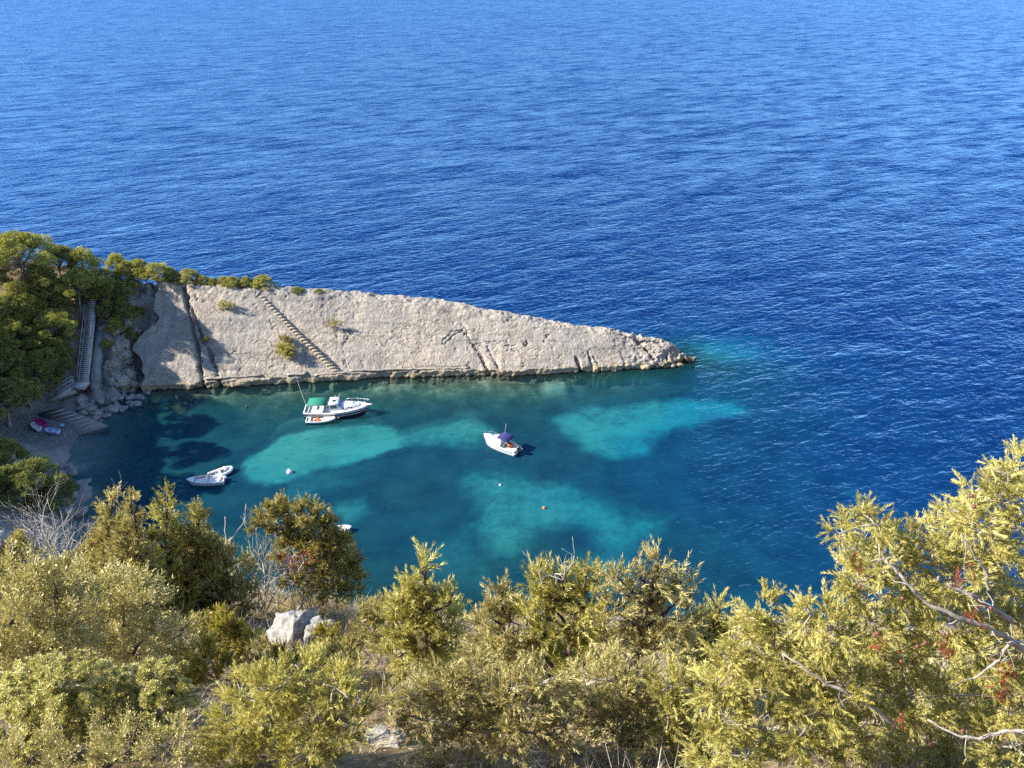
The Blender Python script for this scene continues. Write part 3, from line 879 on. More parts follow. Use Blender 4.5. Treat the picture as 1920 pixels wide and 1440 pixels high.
def curve(a, b, rng, bow=0.15, n=6, up=0.0):
    a = np.asarray(a, float); b = np.asarray(b, float)
    t = np.linspace(0, 1, n)[:, None]
    L = np.linalg.norm(b - a)
    off = rng.normal(0, bow * L, 3); off2 = rng.normal(0, bow * L * .4, 3)
    return a + (b - a) * t + (off + np.array([0, 0, up * L])) * (t * (1 - t) * 2) + off2 * np.sin(t * math.pi * 2) * .5

def shrub(name, base, lobes, label, cat, seed, mat, tpls, size, dens=1.0, up=0.8, out=0.8, rnd=0.5, bark=None, trunk_r=0.05,
          multi=False, shell=0.35, group=None, stems=None, tint=(0.15, 0.85), leafname="foliage", sun_bias=0.0, twig_r=0.004, twigs=True, cap=1400):
    """lobes: world-space (centre, radii) clumps. One thing: trunk + foliage."""
    rng = np.random.default_rng(seed)
    base = np.asarray(base, float)
    root = empty(name, tuple(base), 0, label, cat, group)
    wood = MB(); O, D, S, T = [], [], [], []
    # main stem(s)
    cs = np.array([c for c, r in lobes]); zs = cs[:, 2]
    topi = int(np.argmax(zs))
    stem = curve(base - np.array([0, 0, 0.15]), cs[topi] * 1.0, rng, 0.05, 9)
    if not multi:
        wood.tube(stem - base, np.linspace(trunk_r, trunk_r * .3, 9), 7)
    for (c, r) in lobes:
        c = np.asarray(c, float); r = np.asarray(r, float)
        # limb from the stem (or root) to the clump
        if multi:
            a = base + rng.normal(0, 0.06, 3) * np.array([1, 1, 0]) - np.array([0, 0, .1])
            dc = np.linalg.norm(cs - base, axis=1); me_ = np.linalg.norm(c - base)
            ok = np.where(dc < me_ - 1e-6)[0]
            if len(ok):
                q = ok[np.argmin(np.linalg.norm(cs[ok] - c, axis=1))]
                if np.linalg.norm(cs[q] - c) < me_: a = cs[q]
        else:
            j = int(np.argmin(np.abs(stem[:, 2] - (c[2] - 0.55 * np.hypot(*(c - stem[0])[:2]) - 0.1))))
            a = stem[min(j, 7)]
        rm = float(np.mean(r))
        if np.linalg.norm(c - a) > 0.05:
            wood.tube(curve(a, c, rng, 0.08, 6, 0.06) - base, np.linspace(trunk_r * .55, trunk_r * .18, 6), 5)
        for k in range(5 if twigs else 2):
            d = rng.normal(size=3); d[2] = abs(d[2]) * .7; d /= np.linalg.norm(d)
            wood.tube(curve(c - d * r * .1, c + d * r * .85, rng, 0.10, 4) - base, np.linspace(trunk_r * .2, twig_r, 4), 4)
        n = int(np.clip(dens * 26 * (rm / size) ** 2, 12, cap))
        u = rng.normal(size=(n, 3)); u /= np.linalg.norm(u, axis=1)[:, None]
        rad = (shell + (1 - shell) * rng.uniform(0, 1, n)) ** 0.8
        # sub-clumps: pull sprays towards a handful of branch tips so that gaps open between them
        kk = max(4, int(n / 17))
        tips = rng.normal(size=(kk, 3)); tips /= np.linalg.norm(tips, axis=1)[:, None]
        near = tips[np.argmax(u @ tips.T, axis=1)]
        u2 = u * 0.40 + near * 0.60
        p = c + u2 * rad[:, None] * r
        O.append(p)
        D.append(u2 * out + np.array([0, 0, up]) + rng.normal(0, rnd, (n, 3)))
        S.append(size * rng.uniform(.65, 1.3, n))
        tv = rng.uniform(tint[0], tint[1], n) * .6 + .4 * rng.uniform(tint[0], tint[1])
        T.append(tv)
    O = np.concatenate(O) - base; D = np.concatenate(D); S = np.concatenate(S); T = np.concatenate(T)
    V, F, tt = inst(tpls, O, D, S, rng, T)
    wood.build("trunk", bark or M_BARK, root)
    f = obj(leafname, mesh_np(leafname, V, F, mat, {"tint": tt}), root)
    return root

def px_lobes(lst, y, rng_seed, depth=0.5, squash=0.9):
    """(u, v, radius_px) in the photograph -> clumps standing about the vertical plane at distance y"""
    rg = np.random.default_rng(rng_seed); out = []
    for q in lst:
        u, v, rp = q[:3]
        p = on_y(u, v, y)
        rng_ = np.linalg.norm(p - CAMP); r = rp * rng_ / FPX
        dy = rg.uniform(-1, 1) * depth * r * 1.2
        p = on_y(u, v, y + dy)
        asp = q[3] if len(q) > 3 else squash
        out.append((p, (r, r * 1.05, r * asp)))
    return out

def bare_shrub(name, base, size, label, cat, seed, mat, n=7, spread=0.7, levels=3, r0=0.02, group=None, lean=(0, 0, 0), thin=0.62):
    rg = np.random.default_rng(seed); wood = MB(); base = np.asarray(base, float)
    def grow(p, d, L, r, lv):
        m = 4
        pts = [p]
        for i in range(m):
            d = d + rg.normal(0, 0.16, 3); d /= np.linalg.norm(d)
            pts.append(pts[-1] + d * L / m)
        wood.tube(np.array(pts), np.linspace(r, r * thin, m + 1), 4 if lv < 2 else 3)
        if lv <= 0: return
        for k in range(rg.integers(2, 4)):
            q = pts[rg.integers(2, m + 1)]
            e = d + rg.normal(0, 0.5, 3) + np.array([0, 0, 0.15]); e /= np.linalg.norm(e)
            grow(q, e, L * rg.uniform(.5, .8), r * thin * .8, lv - 1)
    for k in range(n):
        a = rg.uniform(0, 6.28); s = rg.uniform(.1, 1) * spread
        d = np.array([math.cos(a) * s, math.sin(a) * s, 1.0]) + np.array(lean); d /= np.linalg.norm(d)
        grow(np.array([math.cos(a), math.sin(a), -.5]) * .06, d, size * rg.uniform(.4, .6), r0 * rg.uniform(.6, 1.1), levels)
    root = empty(name, tuple(base), 0, label, cat, group)
    wood.build("branches", mat, root)
    return root

# ------------------------------------------------------------------ Aleppo pines: five crowns, many trees
def pine_meshes(seed, umbrella, low=False):
    """unit pine: crown radius about 0.55, height about 1"""
    rg = np.random.default_rng(seed); wood = MB()
    H = 0.62
    lean = rg.normal(0, .07, 2)
    top = np.array([lean[0], lean[1], H])
    st = curve((0, 0, -0.12), top, rg, .05, 7)
    wood.tube(st, np.linspace(.035, .014, 7), 6)
    O, D, S, T = [], [], [], []
    nl = 27
    for i in range(nl):
        a = i * 2.399 + rg.uniform(-.4, .4)
        f = (i + .5) / nl
        rr_ = .46 * math.sqrt(f) * rg.uniform(.75, 1.1)
        zc = (0.80 - .34 * f * f if umbrella else 0.95 - .66 * f) + rg.uniform(-.05, .05)
        if low: zc *= 0.62
        c = np.array([math.cos(a) * rr_ + lean[0], math.sin(a) * rr_ + lean[1], zc])
        r = np.array([.125, .125, .07 if umbrella else .085]) * rg.uniform(.65, 1.25)
        wood.tube(curve(st[rg.integers(3, 6)], c - np.array([0, 0, r[2] * .5]), rg, .08, 5), np.linspace(.012, .005, 5), 4)
        n = 85
        u = rg.normal(size=(n, 3)); u /= np.linalg.norm(u, axis=1)[:, None]
        rad = rg.uniform(.5, 1, n) ** .6
        O.append(c + u * rad[:, None] * r); D.append(u * .6 + np.array([0, 0, .8]) + rg.normal(0, .3, (n, 3)))
        S.append(rg.uniform(.028, .05, n)); T.append(rg.uniform(.1, .9, n) * .6 + .4 * rg.uniform(.2, .8))
    O = np.concatenate(O); D = np.concatenate(D); S = np.concatenate(S); T = np.concatenate(T)
    V, F, tt = inst(TUFT, O, D, S, rg, T)
    Vw = np.concatenate(wood.v)
    return (mesh_np("pine_trunk", Vw, np.array(wood.f), M_BARKG), mesh_np("pine_crown", V, F, M_PINE, {"tint": tt}))

PINES = [pine_meshes(101, True), pine_meshes(102, True), pine_meshes(103, False), pine_meshes(104, False), pine_meshes(105, False, True)]

def pine(u, v, rp, var, label, seed, sunny=False, group=None, name="pine_tree", pos=None, tall=1.0, vb=None, cat="tree"):
    """crown centred at pixel (u,v) with radius rp; the trunk's foot is found on the ground below it"""
    rg = random.Random(seed)
    p = hit(u, vb if vb else v + rp * 1.05) if pos is None else np.array(pos, float)
    dist = np.linalg.norm(p - CAMP)
    s = rp * dist / FPX / 0.55
    gz = p[2] if pos is not None else g1(p[0], p[1])
    root = empty(name, (p[0], p[1], gz - 0.05), rg.uniform(0, 6.28), label, cat, group)
    root.scale = (s, s, s * tall)
    tr, cm = PINES[var]
    obj("trunk", tr, root); cr_ = obj("crown", cm, root)
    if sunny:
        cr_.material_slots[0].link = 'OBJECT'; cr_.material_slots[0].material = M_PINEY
    return root
# ------------------------------------------------------------------ pines round the cove
GS = "pines on the shaded slope left of the stairs"
GC = "wind-bent pines along the crest of the headland"
GN = "dark pines over the shaded rocks below the beach"
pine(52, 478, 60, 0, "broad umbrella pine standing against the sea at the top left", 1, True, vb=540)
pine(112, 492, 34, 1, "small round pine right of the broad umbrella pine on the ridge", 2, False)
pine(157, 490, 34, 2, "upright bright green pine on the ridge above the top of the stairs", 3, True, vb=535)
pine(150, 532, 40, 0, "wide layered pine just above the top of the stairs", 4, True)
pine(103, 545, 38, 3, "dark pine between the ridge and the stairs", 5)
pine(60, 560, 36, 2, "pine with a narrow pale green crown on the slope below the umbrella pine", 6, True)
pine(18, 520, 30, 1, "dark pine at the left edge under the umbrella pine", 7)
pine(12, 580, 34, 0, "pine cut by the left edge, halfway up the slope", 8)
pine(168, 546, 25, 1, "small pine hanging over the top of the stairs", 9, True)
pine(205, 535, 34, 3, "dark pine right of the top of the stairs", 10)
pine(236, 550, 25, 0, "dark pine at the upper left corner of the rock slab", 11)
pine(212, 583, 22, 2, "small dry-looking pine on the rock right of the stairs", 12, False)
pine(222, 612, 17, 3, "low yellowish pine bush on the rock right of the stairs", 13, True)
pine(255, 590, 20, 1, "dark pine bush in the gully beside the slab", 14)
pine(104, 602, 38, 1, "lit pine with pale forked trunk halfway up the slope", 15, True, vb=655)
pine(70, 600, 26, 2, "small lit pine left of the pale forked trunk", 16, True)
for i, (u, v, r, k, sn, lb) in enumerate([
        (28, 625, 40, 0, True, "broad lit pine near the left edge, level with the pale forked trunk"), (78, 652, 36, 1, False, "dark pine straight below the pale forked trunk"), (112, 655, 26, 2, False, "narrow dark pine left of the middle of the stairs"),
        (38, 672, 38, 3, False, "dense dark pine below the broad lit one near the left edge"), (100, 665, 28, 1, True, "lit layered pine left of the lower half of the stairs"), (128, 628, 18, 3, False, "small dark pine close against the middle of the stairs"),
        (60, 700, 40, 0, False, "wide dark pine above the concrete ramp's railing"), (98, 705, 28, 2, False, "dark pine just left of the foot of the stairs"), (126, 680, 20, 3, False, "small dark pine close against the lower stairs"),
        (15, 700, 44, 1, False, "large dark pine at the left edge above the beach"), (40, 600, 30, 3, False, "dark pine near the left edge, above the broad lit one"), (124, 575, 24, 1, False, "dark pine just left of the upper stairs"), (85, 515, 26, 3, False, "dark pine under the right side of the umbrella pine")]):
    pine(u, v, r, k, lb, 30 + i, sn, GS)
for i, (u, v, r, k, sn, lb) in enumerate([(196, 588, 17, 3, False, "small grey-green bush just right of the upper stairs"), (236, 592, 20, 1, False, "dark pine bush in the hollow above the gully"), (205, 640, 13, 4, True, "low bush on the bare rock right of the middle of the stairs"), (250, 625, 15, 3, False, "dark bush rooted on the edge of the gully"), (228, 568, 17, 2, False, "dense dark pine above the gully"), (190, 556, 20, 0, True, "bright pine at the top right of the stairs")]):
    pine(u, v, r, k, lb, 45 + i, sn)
CR = [(212, 494, 24, 2, "leftmost pine of the row on the headland crest"), (236, 500, 22, 3, "second pine from the left in the row on the headland crest"), (252, 490, 17, 1, "thin low pine on the crest, third from the left"), (240, 518, 24, 4, "pine in front of the crest row at the slab's left corner"),
      (296, 507, 31, 3, "widest round pine of the row on the headland crest"), (270, 508, 20, 4, "small pine squeezed against the left side of the widest crest pine"), (322, 514, 18, 4, "low bush filling the gap right of the widest crest pine"), (351, 515, 23, 3, "round yellow-green pine right of the widest crest pine"),
      (375, 523, 15, 4, "low dark pine bush right of the round yellow-green crest pine"), (396, 525, 11, 4, "tiny round bush alone in the middle of the crest row"), (416, 526, 16, 4, "left bush of the low three-part clump on the crest"), (438, 525, 19, 4, "middle bush of the low three-part clump on the crest"), (462, 527, 17, 4, "right bush of the low three-part clump on the crest"), (494, 527, 23, 3, "rightmost pine on the crest, above the cut steps"), (478, 531, 13, 4, "low bush against the left foot of the rightmost crest pine")]
for i, (u, v, r, k, lb) in enumerate(CR):
    c = on_slab(u, min(v + r * 0.9, 541)); x = c[0]; y = crest_y(x) + 1.3
    z = Z0 + TAN * (crest_y(x) - base_y(x)) + 0.1
    p = on_y(u, v, y)                                                # crown centre sits where the photograph shows it
    pine(u, v, r, k, lb, 60 + i, True, GC, pos=(p[0], y, z - 0.25), tall=max(.6, min(1.2, (p[2] - z + .25) / ((.45 if k == 4 else .72) * r * 121 / FPX / .55))))
for i, (u, v, r, lb) in enumerate([(556, 544, 15, "low green bush on the crest right of the cut steps"), (598, 547, 13, "lowest mat of green on the crest, farthest right")]):
    c = on_slab(u, v); x = c[0]
    pine(u, v, r, 4, lb, 75 + i, False, None, name="crest_bush", pos=(x, crest_y(x) + 0.9, Z0 + TAN * (crest_y(x) - base_y(x)) - 0.1), tall=0.55, cat="bush")
pine(18, 755, 52, 0, "dark pine drooping over the back of the beach", 80, vb=800)
pine(62, 730, 34, 1, "dark pine above the concrete ramp at the foot of the stairs", 81)
for i, (u, v, r, k, lb) in enumerate([(62, 892, 56, 0, "large dark pine over the rocks below the beach"), (112, 922, 38, 1, "dark pine leaning out over the shaded water"), (18, 858, 40, 3, "dark pine at the left edge just below the beach"),
                                      (20, 915, 40, 2, "dark pine at the left edge above the shaded rocks"), (75, 945, 26, 1, "smallest dark pine low on the shaded rocks")]):
    pine(u, v, r, k, lb, 85 + i, False, GN)
# pines above the frame's left edge, whose shade falls on the cove
for i, (x, y) in enumerate([(-77, 93), (-78, 87), (-77, 80), (-80, 73)]):
    pine(0, 0, 45, i % 4, "pine on the hill above the cove, out of the picture to the left", 95 + i, False, "pines beyond the left edge", pos=(x, y, g1(x, y)))

# bushes growing on the slab itself
def slab_bush(u, v, rp, label, seed, mat, size, dens=1.0, asp=0.9, name="rock_bush", tpl=None, bark=None):
    p = on_slab(u, v + rp * 0.75); r = rp * np.linalg.norm(p - CAMP) / FPX
    c = p + np.array([0, -0.1, r * 0.75])
    rg = np.random.default_rng(seed)
    lobes = [(c + rg.normal(0, .4, 3) * r * np.array([1, .6, .5]), np.array([r, r, r * asp]) * rg.uniform(.5, .75)) for _ in range(6)]
    return shrub(name, p - np.array([0, 0, .1]), lobes, label, "bush", seed, mat, tpl or NEED_FAR, size, dens, trunk_r=.05, bark=bark)
slab_bush(530, 652, 17, "bright yellow-green bush growing alone on the rock slab", 201, M_JUNY, .34, 1.8)
slab_bush(536, 635, 10, "small dry brown bush just above the yellow-green one", 202, M_SCRUB, .25, 1.0)
slab_bush(426, 572, 11, "small grey-green bush high on the slab left of the steps", 203, M_PHIL, .25, .8)
slab_bush(625, 606, 12, "sparse olive bush on the slab right of the steps", 204, M_JUN, .25, .6)
slab_bush(390, 636, 7, "tiny dark bush in the right-hand crack of the slab", 205, M_JUND, .2, 1.0)

# ------------------------------------------------------------------ plants of the foreground slope
def gy(u, v):
    p = hit(u, v); return np.array([p[0], p[1], g1(p[0], p[1])])

def plant(name, base_px, lst, label, cat, seed, mat, tpls, size, depth=0.5, **kw):
    b = gy(*base_px)
    return shrub(name, b, px_lobes(lst, b[1], seed, depth), label, cat, seed, mat, tpls, size, **kw)

def cone(u, v_top, v_bot, w, n=6, tipw=7, rg=None):
    n = n + 3; tipw = tipw + 1; w = w * .86
    """stack of clumps narrowing to a tip"""
    rg = rg or random.Random(int(u)); o = []
    for i in range(n):
        f = i / (n - 1)
        r = tipw + (w - tipw) * f ** 0.9
        o.append((u + rg.uniform(-.25, .25) * r, v_top + tipw + (v_bot - v_top - tipw) * f, r, 1.15))
        if f > .35:
            for s in (-1, 1): o.append((u + s * r * rg.uniform(.7, 1.0), v_top + (v_bot - v_top) * f + rg.uniform(-10, 14), r * .55, 1.1))
    return o

JS = dict(up=1.1, out=0.7, rnd=0.45, trunk_r=0.03, dens=1.4)
# along the lip, left to right
plant("juniper", (40, 1085), cone(36, 1000, 1068, 34, 5), "small pointed juniper beside the pale rock at the left edge", "juniper", 301, M_JUND, NEED_FAR, .15, **JS)
bare_shrub("bare_bush", gy(105, 1095), 1.9, "leafless silver-grey bush with upright twigs left of the pointed junipers", "bush", 302, M_DEAD, 26, .55, 3, .014)
bare_shrub("bare_bush", gy(180, 1110), 1.6, "small leafless bush at the left foot of the pointed junipers", "bush", 303, M_DEAD, 14, .7, 3, .012)
plant("juniper", (215, 1160), cone(213, 925, 1120, 60, 7, 8), "leftmost of the three tall pointed junipers", "juniper", 304, M_JUN, NEED_FAR, .17, **JS)
plant("juniper", (255, 1165), cone(250, 930, 1120, 45, 7, 8), "middle of the three tall pointed junipers", "juniper", 305, M_JUN, NEED_FAR, .17, **JS)
plant("juniper", (318, 1165), cone(311, 917, 1115, 50, 7, 8), "tallest of the three tall pointed junipers, right-hand tip", "juniper", 306, M_JUNY, NEED_FAR, .17, **JS)
plant("juniper", (372, 1165), cone(368, 944, 1120, 52, 6, 16), "round-topped juniper right of the three pointed ones", "juniper", 307, M_JUND, NEED_FAR, .17, **JS)
plant("juniper", (425, 1165), [(420, 1040, 34), (400, 1075, 40), (440, 1080, 40), (415, 1120, 45), (455, 1130, 34), (385, 1130, 40), (430, 1160, 40)], "spreading olive juniper with reddish twigs left of the bare-limbed tree", "juniper", 308, M_JUN, NEED_FAR, .17, **JS)
plant("juniper", (170, 1130), [(150, 1060, 30), (180, 1050, 34), (130, 1085, 32), (165, 1095, 40), (215, 1090, 34), (95, 1100, 28)], "low olive juniper in front of the leafless bushes", "juniper", 309, M_JUN, NEED_FAR, .17, **JS)
# the bare-limbed tree over the grey boulder
tb = gy(548, 1150)
shrub("juniper_tree", tb, px_lobes([(485, 985, 15), (530, 990, 22), (548, 1015, 22), (522, 1040, 18), (575, 1030, 24), (545, 1085, 22), (512, 955, 22), (500, 968, 20), (545, 962, 22), (575, 965, 24), (598, 978, 18), (628, 985, 20), (640, 1005, 22), (600, 1010, 30), (560, 1000, 20), (622, 1035, 36), (645, 1060, 34), (600, 1060, 30), (655, 1090, 32), (625, 1095, 36), (590, 1100, 22)], tb[1], 310, .6),
      "wind-shaped juniper tree with bare grey limbs and dark right side above the boulder", "tree", 310, M_JUND, NEED_FAR, .17, dens=2.6, up=.9, out=.8, bark=M_BARKG, trunk_r=.07, multi=True)
bare_shrub("bare_bush", gy(490, 1150), 1.9, "tangle of leafless grey branches left of the juniper tree above the boulder", "bush", 311, M_BARKG, 12, .85, 3, .022)
bare_shrub("bare_bush", gy(575, 1155), 1.9, "leafless twigs filling the foot of the juniper tree above the boulder", "bush", 312, M_DRYT, 16, .9, 3, .016)
rb = gy(560, 1160)
shrub("red_leaved_shrub", rb, px_lobes([(552, 1040, 16), (570, 1050, 18), (545, 1062, 14), (560, 1070, 14), (535, 1070, 10)], rb[1] - .35, 313, .3), "red-leaved shrub caught in the bare branches above the boulder", "shrub", 313, M_RED, LEAVES, .16, dens=.35, up=.5, bark=M_DEAD, trunk_r=.02, multi=True)
bare_shrub("dead_tree", gy(335, 1150), 2.0, "dead forked white branch sticking out below the pointed junipers", "dead tree", 314, M_DEAD, 3, .9, 2, .04)
# grey-green leafy bushes on the left
LP = dict(up=1.0, out=.6, rnd=.4, bark=M_BARK, trunk_r=.03, multi=True, shell=.5, twigs=False)
plant("evergreen_bush", (60, 1330), [(40, 1110, 60), (100, 1120, 60), (20, 1170, 65), (80, 1180, 70), (130, 1170, 60), (40, 1240, 70), (110, 1235, 65)], "large grey-green small-leaved bush filling the left edge", "bush", 320, M_PHIL, LEAVES, .15, dens=2.4, **LP)
plant("evergreen_bush", (215, 1310), [(190, 1120, 50), (235, 1115, 50), (270, 1135, 40), (170, 1175, 55), (230, 1175, 55), (285, 1180, 40), (190, 1230, 55), (250, 1225, 50)], "grey-green small-leaved bush in front of the pointed junipers", "bush", 321, M_PHIL, LEAVES, .15, dens=2.4, **LP)
plant("evergreen_bush", (320, 1290), [(310, 1205, 36), (340, 1190, 34), (300, 1240, 40), (350, 1235, 36), (330, 1265, 36)], "smaller dull green bush right of the two large small-leaved bushes", "bush", 322, M_PHIL, LEAVES, .14, dens=2.2, **LP)
bare_shrub("bare_bush", gy(340, 1290), .95, "dark leafless forked shrub before the ochre heath", "bush", 323, M_BARK, 5, .7, 3, .018)
# ochre heath round the boulder
HP = dict(up=1.1, out=.4, rnd=.4, bark=M_DRYT, trunk_r=.02, multi=True, twigs=False)
plant("heath_bush", (425, 1260), [(395, 1178, 30), (430, 1172, 32), (458, 1195, 24), (405, 1210, 36), (445, 1222, 32)], "ochre heath bush left of the grey boulder", "bush", 330, M_HEATH, NEED_FAR, .15, dens=2.0, **HP)
plant("heath_bush", (615, 1235), [(618, 1180, 17), (608, 1200, 19), (630, 1205, 16)], "small golden heath tuft touching the right side of the grey boulder", "bush", 331, M_HEATH, NEED_FAR, .12, dens=2.0, **HP)
plant("heath_bush", (390, 1310), [(375, 1235, 28), (400, 1250, 30), (365, 1275, 28)], "ochre heath bush beside the lime green spurge", "bush", 332, M_HEATH, NEED_FAR, .13, dens=2.0, **HP)
plant("heath_bush", (560, 1290), [(500, 1230, 28), (545, 1240, 30), (590, 1245, 30), (640, 1240, 28), (520, 1265, 30), (575, 1270, 30)], "sparse ochre brush below the grey boulder", "bush", 333, M_SCRUB, NEED_FAR, .13, dens=1.5, **HP)
plant("heath_bush", (690, 1250), [(680, 1165, 24), (720, 1150, 22), (700, 1190, 30), (740, 1195, 26), (665, 1210, 26)], "pale scrub between the boulder and the curled-tip juniper", "bush", 334, M_SCRUB, NEED_FAR, .13, dens=1.5, **HP)
plant("juniper", (695, 1190), [(690, 1135, 13), (722, 1128, 12), (735, 1140, 18), (705, 1155, 18)], "tiny juniper on the lip left of the curled-tip juniper", "juniper", 335, M_JUN, NEED_FAR, .14, **JS)
# spurge and close junipers, bottom left
EP = dict(up=.9, out=.6, rnd=.25, bark=M_DRYT, trunk_r=.018, multi=True, shell=.55, twigs=False)
plant("spurge_bush", (120, 1425), [(70, 1290, 55), (140, 1285, 55), (40, 1345, 60), (110, 1340, 60), (180, 1335, 55), (80, 1390, 50)], "lime green rosette-leaved spurge at the lower left", "bush", 340, M_EUPH, ROSETTE, .023, dens=.32, **EP)
plant("spurge_bush", (275, 1415), [(215, 1300, 40), (270, 1290, 45), (310, 1280, 40), (240, 1345, 50), (300, 1340, 45), (340, 1310, 30)], "lime green rosette-leaved spurge right of the larger one, with bare twigs", "bush", 341, M_EUPH, ROSETTE, .023, dens=.32, **EP)
bare_shrub("bare_bush", gy(330, 1400), .55, "pale bare twigs rising out of the right-hand spurge", "bush", 342, M_DEAD, 9, .8, 3, .006)
plant("evergreen_bush", (150, 1470), [(60, 1420, 50), (150, 1410, 50), (240, 1410, 50), (320, 1400, 45), (200, 1440, 50)], "low dull green bush along the bottom left edge of the picture", "bush", 343, M_PHIL, LEAVES, .08, dens=1.8, **LP)
NP = dict(up=.75, out=.75, rnd=.4, trunk_r=.015, bark=M_BARKG)
plant("juniper", (545, 1450), [(470, 1310, 45), (520, 1290, 45), (575, 1275, 45), (630, 1290, 40), (440, 1365, 50), (510, 1355, 55), (590, 1345, 55), (650, 1350, 45), (430, 1415, 50), (500, 1420, 55), (580, 1410, 50)], "yellow-green juniper bush at the bottom, left of the dry path", "juniper", 344, M_JUNY, NEED_MID, .085, dens=3.0, multi=True, **NP)
# centre junipers
CP = dict(up=.95, out=.75, rnd=.4, trunk_r=.035)
plant("juniper", (800, 1285), [(797, 1052, 11, 1.2), (789, 1072, 9, 1.3), (797, 1090, 9, 1.3), (775, 1105, 22), (820, 1110, 22), (790, 1125, 28), (755, 1130, 22), (845, 1130, 20), (770, 1160, 34), (825, 1160, 34), (745, 1180, 30), (795, 1200, 36), (845, 1200, 30), (760, 1225, 34), (815, 1240, 36)],
      "centre juniper with a thin curled tip against the water", "juniper", 350, M_JUNY, NEED_MID, .16, dens=3.2, **CP)
plant("juniper", (950, 1330), [(941, 1110, 10, 1.3), (938, 1135, 20), (925, 1160, 26), (958, 1165, 26), (905, 1190, 30), (945, 1200, 34), (975, 1215, 30), (900, 1235, 32), (940, 1255, 36)], "juniper with one small pointed tip, left of the dead-topped juniper", "juniper", 351, M_JUN, NEED_MID, .16, dens=3.2, **CP)
plant("juniper", (1045, 1340), [(1012, 1090, 20), (1048, 1090, 20), (1000, 1110, 24), (1060, 1110, 26), (1030, 1130, 32), (1100, 1075, 14, 1.3), (1095, 1100, 24), (1115, 1090, 14), (1110, 1130, 28), (1075, 1150, 34), (1000, 1150, 30), (1030, 1180, 36), (1090, 1185, 36), (1000, 1200, 32), (1060, 1225, 38), (1020, 1255, 36), (1100, 1240, 34)],
      "broad juniper with a dead silvery top in the centre", "juniper", 352, M_JUNY, NEED_MID, .16, dens=3.2, **CP)
db = on_y(1046, 1095, gy(1045, 1340)[1])
bare_shrub("dead_branch", db, .55, "dead silvery branch topping the broad centre juniper", "branch", 353, M_DEAD, 3, .5, 2, .009)
plant("juniper", (1195, 1350), [(1236, 1062, 16), (1222, 1085, 12), (1160, 1085, 14, 1.2), (1200, 1085, 14), (1265, 1090, 16), (1280, 1105, 16), (1165, 1110, 24), (1195, 1115, 20), (1245, 1115, 18), (1275, 1125, 22), (1150, 1145, 28), (1190, 1160, 34), (1240, 1155, 30), (1280, 1165, 26), (1160, 1195, 34), (1215, 1200, 36), (1265, 1205, 30), (1180, 1240, 34)],
      "tall juniper with dark leaning trunk and tufted top, right of the dead-topped one", "juniper", 354, M_JUN, NEED_MID, .16, dens=2.8, **CP)
plant("juniper", (1330, 1330), [(1341, 1138, 11, 1.3), (1330, 1160, 18), (1350, 1175, 20), (1315, 1180, 22), (1340, 1205, 28), (1300, 1210, 26), (1320, 1240, 30)], "small pointed juniper between the leaning one and the close right-hand ones", "juniper", 355, M_JUNY, NEED_MID, .15, dens=3.2, **CP)
plant("juniper", (870, 1430), [(830, 1290, 40), (880, 1275, 40), (780, 1300, 36), (850, 1330, 45), (910, 1320, 40), (800, 1350, 42), (760, 1335, 30), (880, 1370, 45), (820, 1390, 40)], "low spreading juniper with dark bent stems right of the dry path", "juniper", 356, M_JUN, NEED_MID, .11, dens=2.8, multi=True, **NP)
plant("juniper", (1040, 1425), [(960, 1290, 38), (1010, 1285, 40), (980, 1330, 42), (1040, 1320, 40), (940, 1365, 40), (1000, 1375, 42), (1060, 1360, 40)], "olive juniper at the bottom centre below the dead-topped one", "juniper", 357, M_JUN, NEED_MID, .11, dens=2.8, multi=True, **NP)
plant("juniper", (1150, 1415), [(1100, 1285, 40), (1150, 1275, 42), (1200, 1290, 40), (1120, 1330, 45), (1180, 1335, 45), (1230, 1330, 40), (1150, 1375, 40), (1210, 1375, 36)], "dark green juniper bush at the foot of the leaning trunk", "juniper", 358, M_JUN, NEED_MID, .11, dens=3.0, multi=True, **NP)
plant("juniper", (1275, 1440), [(1260, 1290, 34), (1300, 1300, 36), (1250, 1340, 38), (1310, 1350, 40), (1270, 1390, 40), (1330, 1400, 38)], "yellowish juniper low between the centre bushes and the close right-hand ones", "juniper", 359, M_JUNY, NEED_MID, .09, dens=3.0, multi=True, **NP)
# close junipers on the right
QP = dict(up=.15, out=.85, rnd=.35, trunk_r=.010, bark=M_BARKG, multi=True, twig_r=.001)
plant("juniper", (1430, 1500), [(1410, 1160, 30), (1440, 1150, 34), (1460, 1185, 36), (1400, 1200, 40), (1360, 1235, 36), (1440, 1235, 42), (1500, 1240, 36), (1340, 1290, 40), (1400, 1290, 45), (1470, 1300, 42), (1360, 1350, 45), (1430, 1365, 48), (1340, 1410, 45), (1400, 1420, 45)],
      "bright yellow-green juniper with hanging sprays below the lower right water", "juniper", 370, M_JUNY, NEED_NEAR, .085, dens=2.3, **QP)
plant("juniper", (1560, 1500), [(1520, 1150, 26), (1545, 1150, 26), (1505, 1175, 26), (1560, 1180, 30), (1530, 1205, 34), (1580, 1215, 30), (1550, 1245, 36), (1520, 1280, 38), (1580, 1285, 40), (1540, 1330, 44), (1500, 1380, 44), (1580, 1390, 46), (1540, 1430, 40)],
      "golden round-topped juniper just left of the big right-hand juniper", "juniper", 371, M_JUNY, NEED_NEAR, .080, dens=2.3, **QP)
bigb = np.array([2.75, 2.2, g1(2.75, 2.2)])
